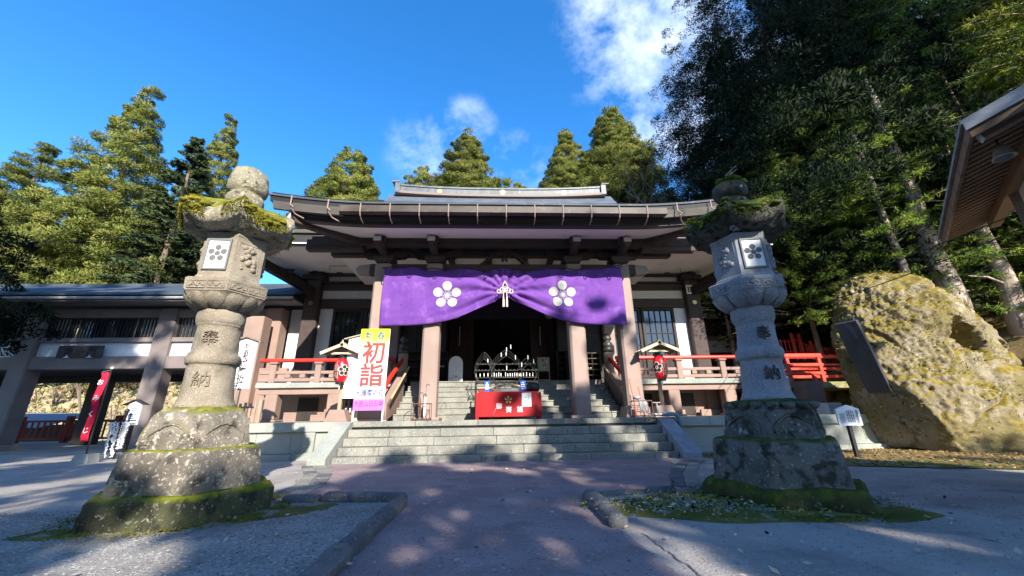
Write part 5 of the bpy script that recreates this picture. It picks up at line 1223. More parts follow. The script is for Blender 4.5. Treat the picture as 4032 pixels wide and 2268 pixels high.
# ------------------------------------------------------------------ the boulder with its slate tablet
def boulder():
    t = thing('boulder', (13.7, 12.05, 0), 'huge mossy boulder with a hole in its face, right of the temple', 'boulder')
    bm = bmesh.new(); bmesh.ops.create_icosphere(bm, subdivisions=7, radius=1.0)
    prof = [(-.2, 0, 2.45, 2.3), (0, .05, 2.5, 2.4), (1.0, .1, 2.62, 2.5), (2.0, .15, 2.66, 2.45), (2.8, .05, 2.55, 2.3), (3.6, -.05, 2.35, 2.1), (4.4, -.28, 1.95, 1.8), (5.0, -.45, 1.55, 1.4), (5.42, -.5, .95, .9), (5.65, -.5, .02, .02)]
    for v in bm.verts:
        d = v.co.normalized(); z = -.2+5.85*(d.z+1)/2
        for a, b in zip(prof[:-1], prof[1:]):
            if a[0] <= z <= b[0]+1e-6: f = (z-a[0])/(b[0]-a[0]); ox, rx, ry = [a[i]+(b[i]-a[i])*f for i in (1, 2, 3)]; break
        h = Vector((d.x, d.y)); 
        if h.length > 1e-6: h.normalize()
        p = Vector((ox+rx*1.04*h.x, ry*.64*h.y, z))
        # flatten the left flank, where the tablet is set
        nl = Vector((-.86, -.36, -.36)).normalized(); dl = p.dot(nl)-1.42
        n2 = Vector((-.74, .67, 0)); d2_ = p.dot(n2)-1.80
        if d2_ > 0: p -= n2*d2_*.9
        dl = p.dot(nl)-1.42; onfl = dl > 0
        if dl > 0: p -= nl*dl*.95
        rgh = min(1, max(0, .55+.25*(p.z-2.4)-.55*(p.x-.2)))
        fct = noise.cell(p*.9+Vector((2, 5, 1)))*.10*(1-rgh)
        n1 = noise.noise(p*.55+Vector((3, 1, 2)))*.26+noise.noise(p*1.3+Vector((9, 4, 1)))*.14+noise.noise(p*3.1)*.07+noise.noise(p*7.5)*(.025+.05*rgh)+noise.noise(p*15)*(.010+.045*rgh)+fct*.4
        vd = noise.voronoi(p*3.4+Vector((1, 7, 3)))[0]; n1 -= .10*rgh*max(0, 1-vd[0]/.42); n1 += .05*(1-rgh)*min(.5, (vd[1]-vd[0]))
        rg = 1-abs(noise.noise(p*.8+Vector((6, 2, 8)))); n1 -= .16*max(0, rg-.93)/.07*(1-.5*rgh)
        p += Vector((h.x, h.y, .25))*n1*(.3 if onfl else 1)
        # cave-like hole and cracks
        for c, r_, dep in ((Vector((.42, -1.38, 3.2)), .42, 1.3), (Vector((.2, -1.33, 3.5)), .24, 1.0), (Vector((.72, -1.4, 2.95)), .28, 1.0), (Vector((2.05, -.85, 2.95)), .18, .6)):
            dd = ((p-c)*Vector((1, .4, 1.15))).length
            if dd < r_*1.35: p += Vector((0, 1, 0))*dep*max(0, 1-(dd/(r_*1.35))**2)**.6
        ck = abs(p.z-(2.75+.12*math.sin(p.x*3))); 
        if p.x > .4: p -= Vector((h.x, h.y, 0))*.10*math.exp(-(ck/.05)**2)
        ck = abs(p.x-(1.35+.35*(2.6-p.z)+.1*math.sin(p.z*4)));
        if p.z < 2.5: p -= Vector((h.x, h.y, 0))*.16*math.exp(-(ck/.09)**2)
        v.co = p
    me = bpy.data.meshes.new('rock'); bm.to_mesh(me); bm.free(); me.materials.append(MATS['boulder']); o = link('rock', me, t); o.location = (0, 0, 0); ORG[o] = ORG[t]; me.polygons.foreach_set('use_smooth', [True]*len(me.polygons))
    # mossy roughness: small tufts over the upper face
    vs = []; fs = []; rr = np.random.RandomState(4); cand = [(v.co.copy(), v.normal.copy()) for v in me.vertices if v.co.z > 1.2 and v.normal.y < .3]
    for i in range(16000):
        p, n = cand[rr.randint(len(cand))]
        if noise.noise(p*.9)+.10*(p.z-3.0)-.25*max(0, p.x-.6) < -.12: continue
        p = p+Vector(rr.normal(size=3))*.05; d = (n+Vector(rr.normal(size=3))*.6+Vector((0, 0, .2))).normalized()*rr.uniform(.03, .075); s_ = d.orthogonal().normalized()*rr.uniform(.012, .025); b0 = len(vs); vs += [p-s_, p+s_, p+d]; fs.append((b0, b0+1, b0+2))
    mq = MB().add([(x+13.7, y+12.05, z) for x, y, z in vs], fs); o = part('moss_tufts', mq, 'moss', t); o['kind'] = 'stuff'
    return t
boulder()
tb = thing('slate_tablet', (11.35, 11.2, 1.4), 'tall dark slate tablet fixed to the shaded flank of the boulder', 'tablet')
nl = Vector((-.86, -.36, -.36)).normalized(); tx = Vector((.36, -.86, 0)).normalized(); uz = nl.cross(tx)*-1
if uz.z < 0: uz = -uz
mt = Matrix((tx, uz, tx.cross(uz))).transposed().to_4x4(); mt.translation = Vector((11.2, 11.3, 2.68))+nl*.0
part('slab', MB().obox(mt, (.29, 1.12, .07), .012), 'stele_slate', tb)
for x in (-.24, -.12): part('stamp', MB().obox(mt @ Matrix.Translation((x, .95, .064)), (.035, .045, .004)), 'grey_cloth', tb)
rr = random.Random(8)
for i, x in enumerate((-.22, -.11, .0, .11, .22)):
    for j in range(9): part('engraved_mark', MB().obox(mt @ Matrix.Translation((x, .75-.19*j, .062)), (.03*rr.uniform(.6, 1), .05*rr.uniform(.5, 1), .003)), 'carving', tb)
bs = board(9.02, 10.0, .62, .76, 1.16, 0.0, 'white sign on a dark post in front of the boulder', 'boulder_sign', 'sign_pale', [('君\nが\n代\nの\n石', .068, .22, .97, 'ink', .92, .015)], roof=False, wood='black_pole')
rr = random.Random(4)
for i in range(4): 
    for j in range(8): part('print_mark', MB().box(9.02+.12-.055*i-.012, 9.02+.12-.055*i+.012, 9.952, 9.958, 1.10-.037*j, 1.10-.037*j+rr.uniform(.015, .028)), 'ink' if rr.random() > .3 else 'grey_ink', bs)
for i in range(5): 
    for j in range(5): part('print_mark', MB().box(9.02-.12-.03*i-.006, 9.02-.12-.03*i+.006, 9.952, 9.958, 1.02-.04*j, 1.02-.04*j+.022), 'grey_ink', bs)
for z in (.83, 1.065): part('print_rule', MB().box(8.76, 8.93, 9.953, 9.958, z, z+.005), 'grey_ink', bs)
# ------------------------------------------------------------------ two storey gallery with a gateway, left of the hall
gl = thing('gallery', (-20, 19.5, 0), 'long grey gallery on tall posts with slatted windows and a name board', 'gallery')
GX = (-33.2, -27.4, -21.65, -15.7, -10.75)
for i, x in enumerate(GX):
    w = .40
    part('post', MB().box(x-w, x+w, 18.5, 19.2, 0, 6.3, .05), 'gallery_paint' if i < 4 else 'pink_concrete', gl)
    part('post_foot', MB().box(x-w-.1, x+w+.1, 18.4, 19.3, -.02, .22, .03), 'gallery_paint', gl)
    part('rear_post', MB().box(x-w, x+w, 22.3, 23.0, 0, 6.3, .05), 'dark_wood', gl)
for a, b in zip(GX[:-1], GX[1:]):
    x0, x1 = a+.402, b-.402
    part('lower_beam', MB().box(x0, x1, 18.56, 19.1, 3.42, 4.0, .02), 'gallery_paint', gl)
    part('white_band', MB().box(x0, x1, 18.72, 18.9, 4.002, 4.66), 'gallery_white', gl)
    part('sill_beam', MB().box(x0, x1, 18.58, 19.1, 4.662, 4.88, .02), 'gallery_paint', gl)
    part('head_beam', MB().box(x0, x1, 18.6, 19.1, 5.86, 6.28, .02), 'gallery_paint', gl)
    win = part('slatted_window', MB().box(x0, x1, 18.98, 19.02, 4.882, 5.858), 'glass_dark', gl)
    L_ = x1-x0
    for u0, u1 in ((0, .26), (.74, 1)): part('white_backing', MB().box(x0+L_*u0+.03, x0+L_*u1-.03, 18.93, 18.97, 4.9, 5.84), 'slat_white', win)
    for u in (.2, .4, .6, .8): part('mullion', MB().box(x0+L_*u-.05, x0+L_*u+.05, 18.80, 18.92, 4.882, 5.858), 'slat_dark', win)
    q = MB(); n = int(L_/.155)
    for k in range(n): xx = x0+.08+(L_-.16)*k/(n-1); q.box(xx-.02, xx+.02, 18.72, 18.79, 4.885, 5.855)
    o = part('slats', q, 'slat_dark', win); o['kind'] = 'stuff'
part('upper_floor', MB().box(-33.5, -10.4, 18.9, 23, 3.5, 3.75), 'dark_wood', gl)
part('rear_wall', MB().box(-33.5, -10.4, 22.6, 22.8, 3.75, 6.3), 'gallery_white', gl)
part('rear_beam', MB().box(-33.5, -10.4, 22.4, 22.9, 3.2, 3.74), 'dark_wood', gl)
part('eave_board', MB().box(-34, -9.4, 17.35, 17.45, 6.30, 6.55), 'eave_board', gl)
part('eave_soffit', MB().box(-34, -9.4, 17.452, 18.6, 6.42, 6.5), 'gallery_paint', gl)
part('gutter', MB().tube([(-34, 17.28, 6.44), (-9.3, 17.28, 6.44)], .07, 8), 'roof_edge_grey', gl)
q = MB(); q.add([(-34.2, 17.2, 6.56), (-9.2, 17.2, 6.56), (-9.2, 20.9, 8.1), (-34.2, 20.9, 8.1), (-34.2, 24.6, 6.56), (-9.2, 24.6, 6.56), (-34.2, 17.2, 6.66), (-9.2, 17.2, 6.66), (-9.2, 20.9, 8.2), (-34.2, 20.9, 8.2), (-34.2, 24.6, 6.66), (-9.2, 24.6, 6.66)],
      [(0, 1, 2, 3), (3, 2, 5, 4), (6, 7, 8, 9), (9, 8, 11, 10), (0, 1, 7, 6), (4, 5, 11, 10), (1, 2, 8, 7), (2, 5, 11, 8), (0, 3, 9, 6), (3, 4, 10, 9)]); part('roof', q, 'gallery_roof', gl)
part('ridge_cap', MB().box(-34.2, -9.2, 20.75, 21.05, 8.12, 8.32, .03), 'gallery_roof', gl)
pl = part('name_board', MB().box(-20.15, -18.15, 18.50, 18.56, 3.93, 4.50, .015), 'plaque_wood', gl)
text_part('lettering', '清 浄 門', .40, front(-19.15, 18.498, 4.23), 'ink', pl, .006, .012)
for x in (-19.65, -18.65): part('ornament', MB().prism([(-.16, 0), (.16, 0), (.05, .05), (0, .14), (-.05, .05)], front(x, 18.495, 3.93), .02), 'gallery_white', pl)
# linking wall between gallery and hall
lk = thing('link_wing', (-10.2, 18.4, 1), 'pink plastered link wing between gallery and hall with a brown corner pillar', 'building')
part('wall', MB().box(-10.33, -9.45, 19.3, 19.5, 1.0, 6.4), 'white_plaster', lk)
part('low_wall', MB().box(-11.6, -9.3, 17.8, 18.0, 1.0, 3.3), 'pink_concrete', lk)
part('pillar', MB().box(-11.3, -10.5, 17.4, 18.1, .98, 5.6, .04), 'pink_concrete', lk)
# ------------------------------------------------------------------ beyond the gateway: red fence, shed roof
rf_ = thing('red_fence', (-25, 25.5, 0), 'dark red wooden fence seen through the gateway', 'fence')
x = -34.0
while x < -12:
    part('post', MB().box(x-.14, x+.14, 25.4, 25.68, -.1, 1.5, .02), 'dark_red_paint', rf_)
    for k in range(1, 8): part('baluster', MB().box(x+.35*k-.035, x+.35*k+.035, 25.5, 25.57, .2, 1.15), 'dark_red_paint', rf_)
    x += 2.8
for z in (.16, 1.15): part('rail', MB().box(-34, -12, 25.48, 25.6, z, z+.12), 'dark_red_paint', rf_)
sh_ = thing('shed', (-33, 31, -3), 'low shed with a blue grey roof beyond the red fence', 'shed')
part('wall', MB().box(-36, -31.6, 30, 33, -3.2, 1.0), 'dark_wood', sh_); part('roof', MB().add([(-36.6, 29.2, .9), (-31.2, 29.2, .8), (-32.0, 33.5, 1.7), (-36.6, 33.5, 1.8), (-36.6, 29.2, 1.0), (-31.2, 29.2, .9), (-32.0, 33.5, 1.8), (-36.6, 33.5, 1.9)], [(0, 1, 2, 3), (4, 5, 6, 7), (0, 1, 5, 4), (1, 2, 6, 5), (2, 3, 7, 6), (3, 0, 4, 7)]), 'shed_roof', sh_)
# ------------------------------------------------------------------ red streamer flag on a block, fortune paper rack, small roofed sign
fg = thing('streamer_flag', (-11.85, 12.57, 0), 'narrow red streamer flag with white letters on a black pole', 'flag')
part('base_block', MB().add([(-12.08, 12.4, 0), (-11.6, 12.4, 0), (-11.6, 12.75, 0), (-12.08, 12.75, 0), (-12.02, 12.42, .25), (-11.64, 12.42, .25), (-11.64, 12.73, .25), (-12.02, 12.73, .25)], [(0, 1, 2, 3), (4, 5, 6, 7), (0, 1, 5, 4), (1, 2, 6, 5), (2, 3, 7, 6), (3, 0, 4, 7)]), 'concrete_block', fg)
part('pole', MB().tube([(-11.86, 12.57, .2), (-11.88, 12.57, 2.68)], .022, 7), 'black_pole', fg); part('pole_tip', MB().sphere((-11.88, 12.57, 2.70), .04, 8, 6), 'paper_white', fg)
part('top_bar', MB().tube([(-11.88, 12.57, 2.64), (-12.14, 12.57, 2.58)], .012, 5), 'pipe_metal', fg)
q = MB(); vs = []; fs = []
for j in range(25):
    z = 2.55-1.98*j/24
    for i in range(6): x = -12.13+.22*i/5; vs.append((x+.012*math.sin(j*.6), 12.555+.025*math.sin(i*1.3+j*.5)+.01*math.sin(j*1.1), z+.02*(i/5)))
for j in range(24):
    for i in range(5): fs.append((j*6+i, j*6+i+1, (j+1)*6+i+1, (j+1)*6+i))
o = part('cloth', q.add(vs, fs), 'flag_red', fg, smooth=True); o.modifiers.new('thick', 'SOLIDIFY').thickness = .006
for k, ch in enumerate('おみくじ'): text_part('lettering', ch, .185, front(-12.03+.01*(k % 2), 12.51, 2.27-.46*k), 'flag_white', fg, .004, .012)
rk = thing('fortune_rack', (-12.15, 13.6, 0), 'black rack hung with strands of white knotted fortune papers', 'rack')
part('post', MB().tube([(-11.98, 13.62, 0), (-11.98, 13.62, 1.2), (-11.98, 13.62, 1.4)], [.03, .03, .05], 7), 'black_pole', rk); part('knob', MB().sphere((-11.98, 13.62, 1.45), .07, 8, 6), 'black_pole', rk)
for z in (1.12, 1.02): part('bar', MB().tube([(-12.45, 13.6, z), (-11.6, 13.6, z+.03)], .018, 6), 'black_pole', rk)
rr = random.Random(6); q = MB()
for x0, x1, z1 in ((-12.32, -12.22, .05), (-12.22, -12.0, .05), (-11.92, -11.9, .28), (-11.80, -11.82, .3), (-11.87, -11.86, .55), (-12.1, -12.05, .5)):
    z = 1.08; n = int((1.08-z1)/.035)
    for i in range(n):
        t = i/n; x = x0+(x1-x0)*t+rr.uniform(-.02, .02); mt = Matrix.Translation((x, 13.57+rr.uniform(-.03, .02), 1.08-t*(1.08-z1))) @ Matrix.Rotation(rr.uniform(-1, 1), 4, 'Y') @ Matrix.Rotation(rr.uniform(-.6, .6), 4, 'X'); q.obox(mt, (rr.uniform(.03, .06), .004, rr.uniform(.012, .025)))
o = part('knotted_papers', q, 'paper_white', rk); o['kind'] = 'stuff'
sg = board(-11.98, 13.9, .42, 1.0, 1.68, 0.0, 'small pale roofed sign behind the fortune paper rack', 'roofed_sign', 'sign_pale', [], wood='dark_wood')
rr = random.Random(5)
for z, w in ((1.58, .09), (1.52, .17), (1.46, .13), (1.33, .2), (1.27, .09), (1.22, .15)):
    x = -11.98-w/2
    while x < -11.98+w/2: part('print_mark', MB().box(x, x+.03, 13.853, 13.858, z-.018, z+.018), 'ink', sg); x += .045
# ------------------------------------------------------------------ right of the hall: bridge railings, red fences, small shrine
br = thing('bridge_railing', (12.9, 16.6, 2.4), 'bright vermilion bridge railing right of the veranda', 'railing')
x0, x1 = 12.5, 14.3
for z0, z1 in ((3.36, 3.54), (2.98, 3.12), (2.62, 2.76)): part('rail', MB().box(x0, x1, 16.3, 16.44, z0, z1, .03), 'vermilion', br)
for x in (x1-.16, x0+.2): part('post', MB().box(x-.07, x+.07, 16.305, 16.435, 2.3, 3.358, .01), 'vermilion', br)
part('short_post', MB().box(13.7, 13.83, 16.31, 16.43, 2.35, 2.618), 'vermilion', br)
br = thing('bridge_railing', (15.2, 18, 2.4), 'dark red shaded bridge railing running towards the boulder', 'railing')
for z0, z1 in ((3.55, 3.72), (3.2, 3.3), (3.0, 3.12), (2.62, 2.76)): part('rail', MB().box(13.2, 18.4, 18.0, 18.14, z0, z1, .02), 'vermilion', br)
for x in (13.4, 15.6, 17.8): part('post', MB().box(x-.07, x+.07, 18.01, 18.13, 2.3, 3.54), 'vermilion', br)
solo('bridge_deck', MB().box(12.4, 18.6, 16.2, 18.3, 2.05, 2.32, .02), 'boulder_moss_rock', (15, 17, 2), 'mossy stone bridge deck under the vermilion railings', 'bridge')
q = MB().box(12.6, 13.4, 15.6, 16.3, 1.0, 2.3, .03); solo('bridge_abutment', q, 'pink_concrete', (13, 16, 1), 'pale pink pier at the end of the veranda, behind the right lantern', 'pier')
rfen = thing('red_fence', (16.5, 20, 4), 'vermilion stepped fence with round topped posts behind the bridge', 'fence')
def pal(x, y, z0, z1, r=.035): part('baluster', MB().tube([(x, y, z0), (x, y, z1)], r, 6), 'vermilion', rfen)
for i in range(5): pal(15.0+.22*i, 20, 4.05, 4.85, .03)
for z in (4.75, 4.2): part('rail', MB().tube([(14.9, 20, z), (16.0, 20, z)], .03, 6), 'vermilion', rfen)
for x, z in ((16.05, 5.2), (16.45, 5.15), (17.0, 4.75)): part('post', MB().tube([(x, 19.9, 3.7), (x, 19.9, z-.06), (x, 19.9, z)], [.09, .09, .05], 8), 'vermilion', rfen)
for i in range(5): pal(16.15+.18*i, 19.9, 3.8, 4.85-.1*i)
part('rail', MB().tube([(16.05, 19.9, 4.95), (17.0, 19.9, 4.4)], .04, 6), 'vermilion', rfen)
for i in range(14): pal(17.05+.16*i, 20.2, 3.85, 4.45)
for z in (4.32, 3.98): part('rail', MB().tube([(17.0, 20.2, z), (19.4, 20.2, z)], .03, 6), 'vermilion', rfen)
for x in (17.45, 18.5): part('post', MB().tube([(x, 20.15, 3.7), (x, 20.15, 4.6)], .07, 8), 'vermilion', rfen)
shn = thing('small_shrine', (17, 26, 4), 'small dark shrine with lattice and white wall base right behind the hall', 'shrine')
part('wall', MB().box(13.5, 21, 26, 30, 3.5, 8.2), 'shrine_dark', shn)
part('white_base', MB().box(13.5, 17.2, 25.9, 25.99, 5.1, 5.9), 'gallery_white', shn); part('base_beam', MB().box(13.5, 17.4, 25.8, 25.99, 5.91, 6.2), 'gallery_paint', shn)
part('lattice_backing', MB().box(14.0, 16.2, 25.94, 25.99, 6.22, 7.25), 'slat_white', shn)
for i in range(15): part('lattice_bar', MB().box(14.1+.14*i, 14.17+.14*i, 25.86, 25.93, 6.22, 7.25), 'slat_dark', shn)
part('side_panel', MB().box(16.3, 16.9, 25.9, 25.99, 6.25, 7.3), 'gallery_white', shn); part('eave_beam', MB().box(13.3, 18, 25.4, 25.6, 7.4, 7.65), 'roof_edge_grey', shn)
part('roof', MB().add([(13.0, 24.2, 8.6), (22.5, 24.2, 8.4), (21, 28, 11), (14.5, 28, 11), (13.0, 24.2, 8.8), (22.5, 24.2, 8.6), (21, 28, 11.2), (14.5, 28, 11.2)], [(0, 1, 2, 3), (4, 5, 6, 7), (0, 1, 5, 4), (1, 2, 6, 5), (2, 3, 7, 6), (3, 0, 4, 7)]), 'shrine_dark', shn)
for r0, z in ((0, 8.5), (1, 8.25)):
    for i in range(24): part('rafter_end', MB().box(13.4+.3*i+.12*r0, 13.5+.3*i+.12*r0, 24.3+.3*r0, 24.36+.3*r0, z, z+.1), 'gallery_white', shn)
part('gable_board', MB().beam((19.6, 24.0, 8.9), (22.6, 24.0, 8.2), .12, .5), 'rafter_wood', shn)
gt = thing('red_gate', (17.3, 24.5, 4), 'orange red gate post and lattice beside the small shrine', 'gate')
part('post', MB().tube([(17.0, 24.6, 4), (17.0, 24.6, 8.0)], .26, 10), 'vermilion', gt); part('post_cap', MB().tube([(17.0, 24.6, 8.0), (17.0, 24.6, 8.3)], [.3, .36], 8), 'vermilion', gt)
for i in range(5): part('lattice_bar', MB().box(15.9+.2*i, 15.96+.2*i, 24.4, 24.46, 4.8, 6.3), 'dark_red_paint', gt)
for z in (4.8, 5.5, 6.25): part('lattice_rail', MB().box(15.85, 16.9, 24.36, 24.39, z, z+.1), 'dark_red_paint', gt)
sbx = solo('stone_basin', MB().box(12.5, 13.1, 14.6, 15.2, .8, 1.42, .04), 'sign_white', (12.8, 14.9, 1), 'pale square block behind the boulder sign', 'block')
# ------------------------------------------------------------------ pavilion eaves at the right edge of the view
A = Vector((6.9, 4.27, 4.92)); d1 = Vector((.727, .687, 0)); d2 = Vector((.687, -.727, 0)); SL = .32
pv = thing('pavilion', (10.5, 3.5, 0), 'wooden pavilion with boarded eaves, open rafters and white wall at the right edge', 'pavilion')
def PVp(a, b, dz=0.0): return A+d1*a+d2*b+Vector((0, 0, SL*b+dz))
def pslab(a0, a1, b0, b1, z0, z1): 
    P = [PVp(a0, b0, z0), PVp(a1, b0, z0), PVp(a1, b1, z0), PVp(a0, b1, z0), PVp(a0, b0, z1), PVp(a1, b0, z1), PVp(a1, b1, z1), PVp(a0, b1, z1)]
    return MB().add(P, [(0, 1, 2, 3), (4, 5, 6, 7), (0, 1, 5, 4), (1, 2, 6, 5), (2, 3, 7, 6), (3, 0, 4, 7)])
part('roof_boards', pslab(.02, 5.5, .02, 4.2, .10, .14), 'pavilion_board', pv)
part('roof_covering', pslab(-.08, 5.6, -.08, 4.2, .15, .21), 'roof_edge_grey', pv)
part('eave_fascia', pslab(.0, 5.5, -.03, .02, -.05, .14), 'pavilion_board', pv); part('verge_board', pslab(-.05, -.001, -.03, 4.2, -.10, .14), 'pavilion_board', pv)
part('verge_strip', pslab(-.1, -.052, -.06, 4.2, .02, .148), 'roof_edge_grey', pv)
for i in range(27):
    a = .12+.2*i; part('rafter', MB().beam(PVp(a, .05, .05), PVp(a, 4.1, .05), .07, .09), 'rafter_wood', pv)
part('wall_plate', MB().beam(PVp(-.6, .78, -.10), PVp(5.2, .78, -.10), .16, .2), 'rafter_wood', pv)
w0, w1 = PVp(-.6, .85), PVp(3.25, .85)
part('wall', MB().add([(w0.x, w0.y, 0), (w1.x, w1.y, 0), (w1.x, w1.y, 5.1), (w0.x, w0.y, 5.1), (w0.x+.1, w0.y-.1, 0), (w1.x+.1, w1.y-.1, 0), (w1.x+.1, w1.y-.1, 5.1), (w0.x+.1, w0.y-.1, 5.1)], [(0, 1, 2, 3), (4, 5, 6, 7), (0, 1, 5, 4), (1, 2, 6, 5), (2, 3, 7, 6), (3, 0, 4, 7)]), 'white_plaster', pv)
c0 = PVp(3.3, .85); part('corner_post', MB().box(c0.x-.08, c0.x+.08, c0.y-.08, c0.y+.08, 0, 5.0, .01), 'old_wood', pv)
for z in (4.0, 2.6): part('wall_rail', MB().beam((w0.x-.03, w0.y+.03, z), (w1.x-.03, w1.y+.03, z), .08, .14), 'old_wood', pv)
b0 = PVp(.25, .1, -.03); b1 = PVp(.25, 1.6, -.03); part('bracket_beam', MB().beam(b0, b1, .14, .16, .01), 'rafter_wood', pv); dv = (b0-b1).normalized()
part('beam_end', MB().beam(b0+dv*.002, b0+dv*.02, .145, .165), 'paper_white', pv)
bc = PVp(.75, .33, -.02)
bl = thing('bell', tuple(bc), 'small grey bell hanging under the pavilion eaves', 'bell')
part('body', MB().lathe([(.02, -.10), (.06, -.11), (.085, -.15), (.095, -.22), (.115, -.29), (.13, -.31), (.11, -.31), (.08, -.2)], 16, tuple(bc)), 'pipe_metal', bl, smooth=True); part('hanger', MB().tube([bc+Vector((0, 0, .06)), bc-Vector((0, 0, .10))], .012, 5), 'iron', bl)
# overhead wires
def wire(p0, p1, sag, label, r=.012):
    p0, p1 = Vector(p0), Vector(p1); pts = [p0.lerp(p1, t)-Vector((0, 0, sag*4*t*(1-t))) for t in np.linspace(0, 1, 14)]
    solo('overhead_wire', MB().tube(pts, r, 5), 'wire', tuple(p0), label, 'cable', 'overhead wires')
wire(PVp(3.6, .8, -.5), (14.6, 25.4, 8.0), .5, 'overhead wire from the pavilion to the small shrine, upper one')
wire(PVp(3.6, .8, -.8), (14.4, 25.4, 7.6), .8, 'overhead wire from the pavilion to the small shrine, lower one')
wire((-28, 15, 8.6), (-10.8, 14.6, 8.6), .6, 'overhead wire in front of the left trees')
# ------------------------------------------------------------------ terrain: wooded slope on the right, straw coloured slope on the left
def terrain(name, x0, x1, y0, y1, nx, ny, f, mat):
    q = MB(); vs = [(x0+(x1-x0)*i/nx, y0+(y1-y0)*j/ny, f(x0+(x1-x0)*i/nx, y0+(y1-y0)*j/ny)) for j in range(ny+1) for i in range(nx+1)]
    fs = [(j*(nx+1)+i, j*(nx+1)+i+1, (j+1)*(nx+1)+i+1, (j+1)*(nx+1)+i) for j in range(ny) for i in range(nx)]
    return struct(name, q.add(vs, fs), mat, smooth=True)
def zr_(x, y):
    s = max(0, x-13.5)*.55+max(0, y-13.5)*.12*(1 if x > 13 else 0); s = s*min(1, max(0, (x-13)/4)); s *= min(1, max(0, (y-4)/6)); s = min(s, 26)
    return s+.35*noise.noise(Vector((x*.25, y*.25, 3)))*min(1, max(0, (x-13.5)/3))-.02
terrain('hillside', 13.0, 75, 4, 75, 62, 70, zr_, 'leaf_litter')
def zl_(x, y):
    d = -4.5*min(1, max(0, (y-27)/9)); s = max(0, y-38)*.85; return d+min(s, 30)+.7*noise.noise(Vector((x*.2, y*.2, 7)))*min(1, max(0, (y-27)/3))-.03
terrain('hillside', -120, -8.5, 26.5, 85, 70, 60, zl_, 'straw')
def zb_(x, y): return min(max(0, y-30)*.42, 22)-.05
terrain('hillside', -8.5, 40, 29, 90, 30, 40, zb_, 'forest_floor_hill')
sheet('leafy_verge', [(7.2, 8.7), (8.6, 8.05), (9.9, 7.6), (12, 6.9), (15, 6.2), (15, 17), (10.5, 17), (7.3, 12.0), (5.6, 11.9), (5.5, 10.6), (6.6, 9.9)], .012, 'leaf_litter')
sheet('moss_strip', [(7.6, 8.55), (8.6, 8.1), (9.9, 7.66), (12, 6.96), (15, 6.26), (15, 7.6), (12.3, 8.5), (10.6, 9.1), (9.2, 9.3), (8.2, 9.2)], .018, 'moss_ground')
# ------------------------------------------------------------------ leaf meshes
def quads(name, C, D, S, mats, nrm=None):
    """C centres (N,3), D half-length vectors, S half-width vectors -> rhombic leaves"""
    n = len(C); V = np.empty((n, 4, 3), np.float32)
    V[:, 0] = C-D; V[:, 1] = C+S; V[:, 2] = C+D; V[:, 3] = C-S
    me = bpy.data.meshes.new(name); me.vertices.add(n*4); me.vertices.foreach_set('co', V.reshape(-1))
    me.loops.add(n*4); me.loops.foreach_set('vertex_index', np.arange(n*4, dtype=np.int32)); me.polygons.add(n)
    me.polygons.foreach_set('loop_start', np.arange(0, n*4, 4, dtype=np.int32)); me.polygons.foreach_set('loop_total', np.full(n, 4, np.int32))
    me.update(calc_edges=True); me.materials.append(MATS[mats])
    if nrm is None: nrm = np.cross(D, S); nrm *= np.where(nrm[:, 2:3] < 0, -1, 1)
    at = me.attributes.new('leafn', 'FLOAT_VECTOR', 'POINT'); at.data.foreach_set('vector', np.repeat(unit(nrm), 4, axis=0).astype(np.float32).reshape(-1)); return me
def unit(a): return a/np.maximum(np.linalg.norm(a, axis=1, keepdims=True), 1e-9)
def leaf_axes(rs, dirs, ln, wd):
    n = len(dirs); D = unit(dirs)*ln[:, None]*.5; r = unit(rs.normal(size=(n, 3))); S = unit(np.cross(D, r))*wd[:, None]*.5; return D, S
def conifer(name, seed, H, Rb, z0, mat, nclump=330, per=75, shape=.85, leaf=(.34, .12), cl=(.55, 1.05), droop=.15, inner=.35, lobes=1.0):
    """cauliflower-like clumps on the ends of the boughs of a spire shaped crown (z from 0 to H)"""
    rs = np.random.RandomState(seed); C = []; Dv = []; Nv = []
    ph = rs.uniform(0, 6.28, 6)
    t = 1-np.sqrt(rs.uniform(0, 1, nclump))*.995; t = np.sort(t)
    for ti in t:
        a = rs.uniform(0, 6.28); lob = 1+lobes*(.22*math.sin(3*a+ph[0]+5*ti)+.15*math.sin(5*a+ph[1]-9*ti)+.18*math.sin(17*ti+ph[2]))
        rp = Rb*(1-ti)**shape*min(1, .55+ti*3)*lob; u = math.sqrt(rs.uniform(inner**2, 1)); r = rp*u
        c = np.array([r*math.cos(a), r*math.sin(a), z0+H*ti-droop*r*.5+rs.normal()*.25]); rc = rs.uniform(*cl)*(.55+.45*(1-ti))*(Rb/5.5)
        n = int(per*(.7+.6*rs.rand())); d = unit(rs.normal(size=(n, 3))+np.array([math.cos(a)*.5, math.sin(a)*.5, .35])); rad = rs.uniform(.25, 1, n)**.6
        C.append(c+d*rad[:, None]*rc*np.array([1.15, 1.15, .75])); Dv.append(d+rs.normal(size=(n, 3))*.45+np.array([0, 0, .15])); Nv.append(d+np.array([math.cos(a)*.35, math.sin(a)*.35, .25])+rs.normal(size=(n, 3))*.28)
    C = np.concatenate(C); Dv = np.concatenate(Dv); n = len(C); s = Rb/5.5
    D, S = leaf_axes(rs, Dv, rs.uniform(.6, 1.25, n)*leaf[0]*s, rs.uniform(.7, 1.3, n)*leaf[1]*s)
    return quads(name, C, D, S, mat, np.concatenate(Nv))
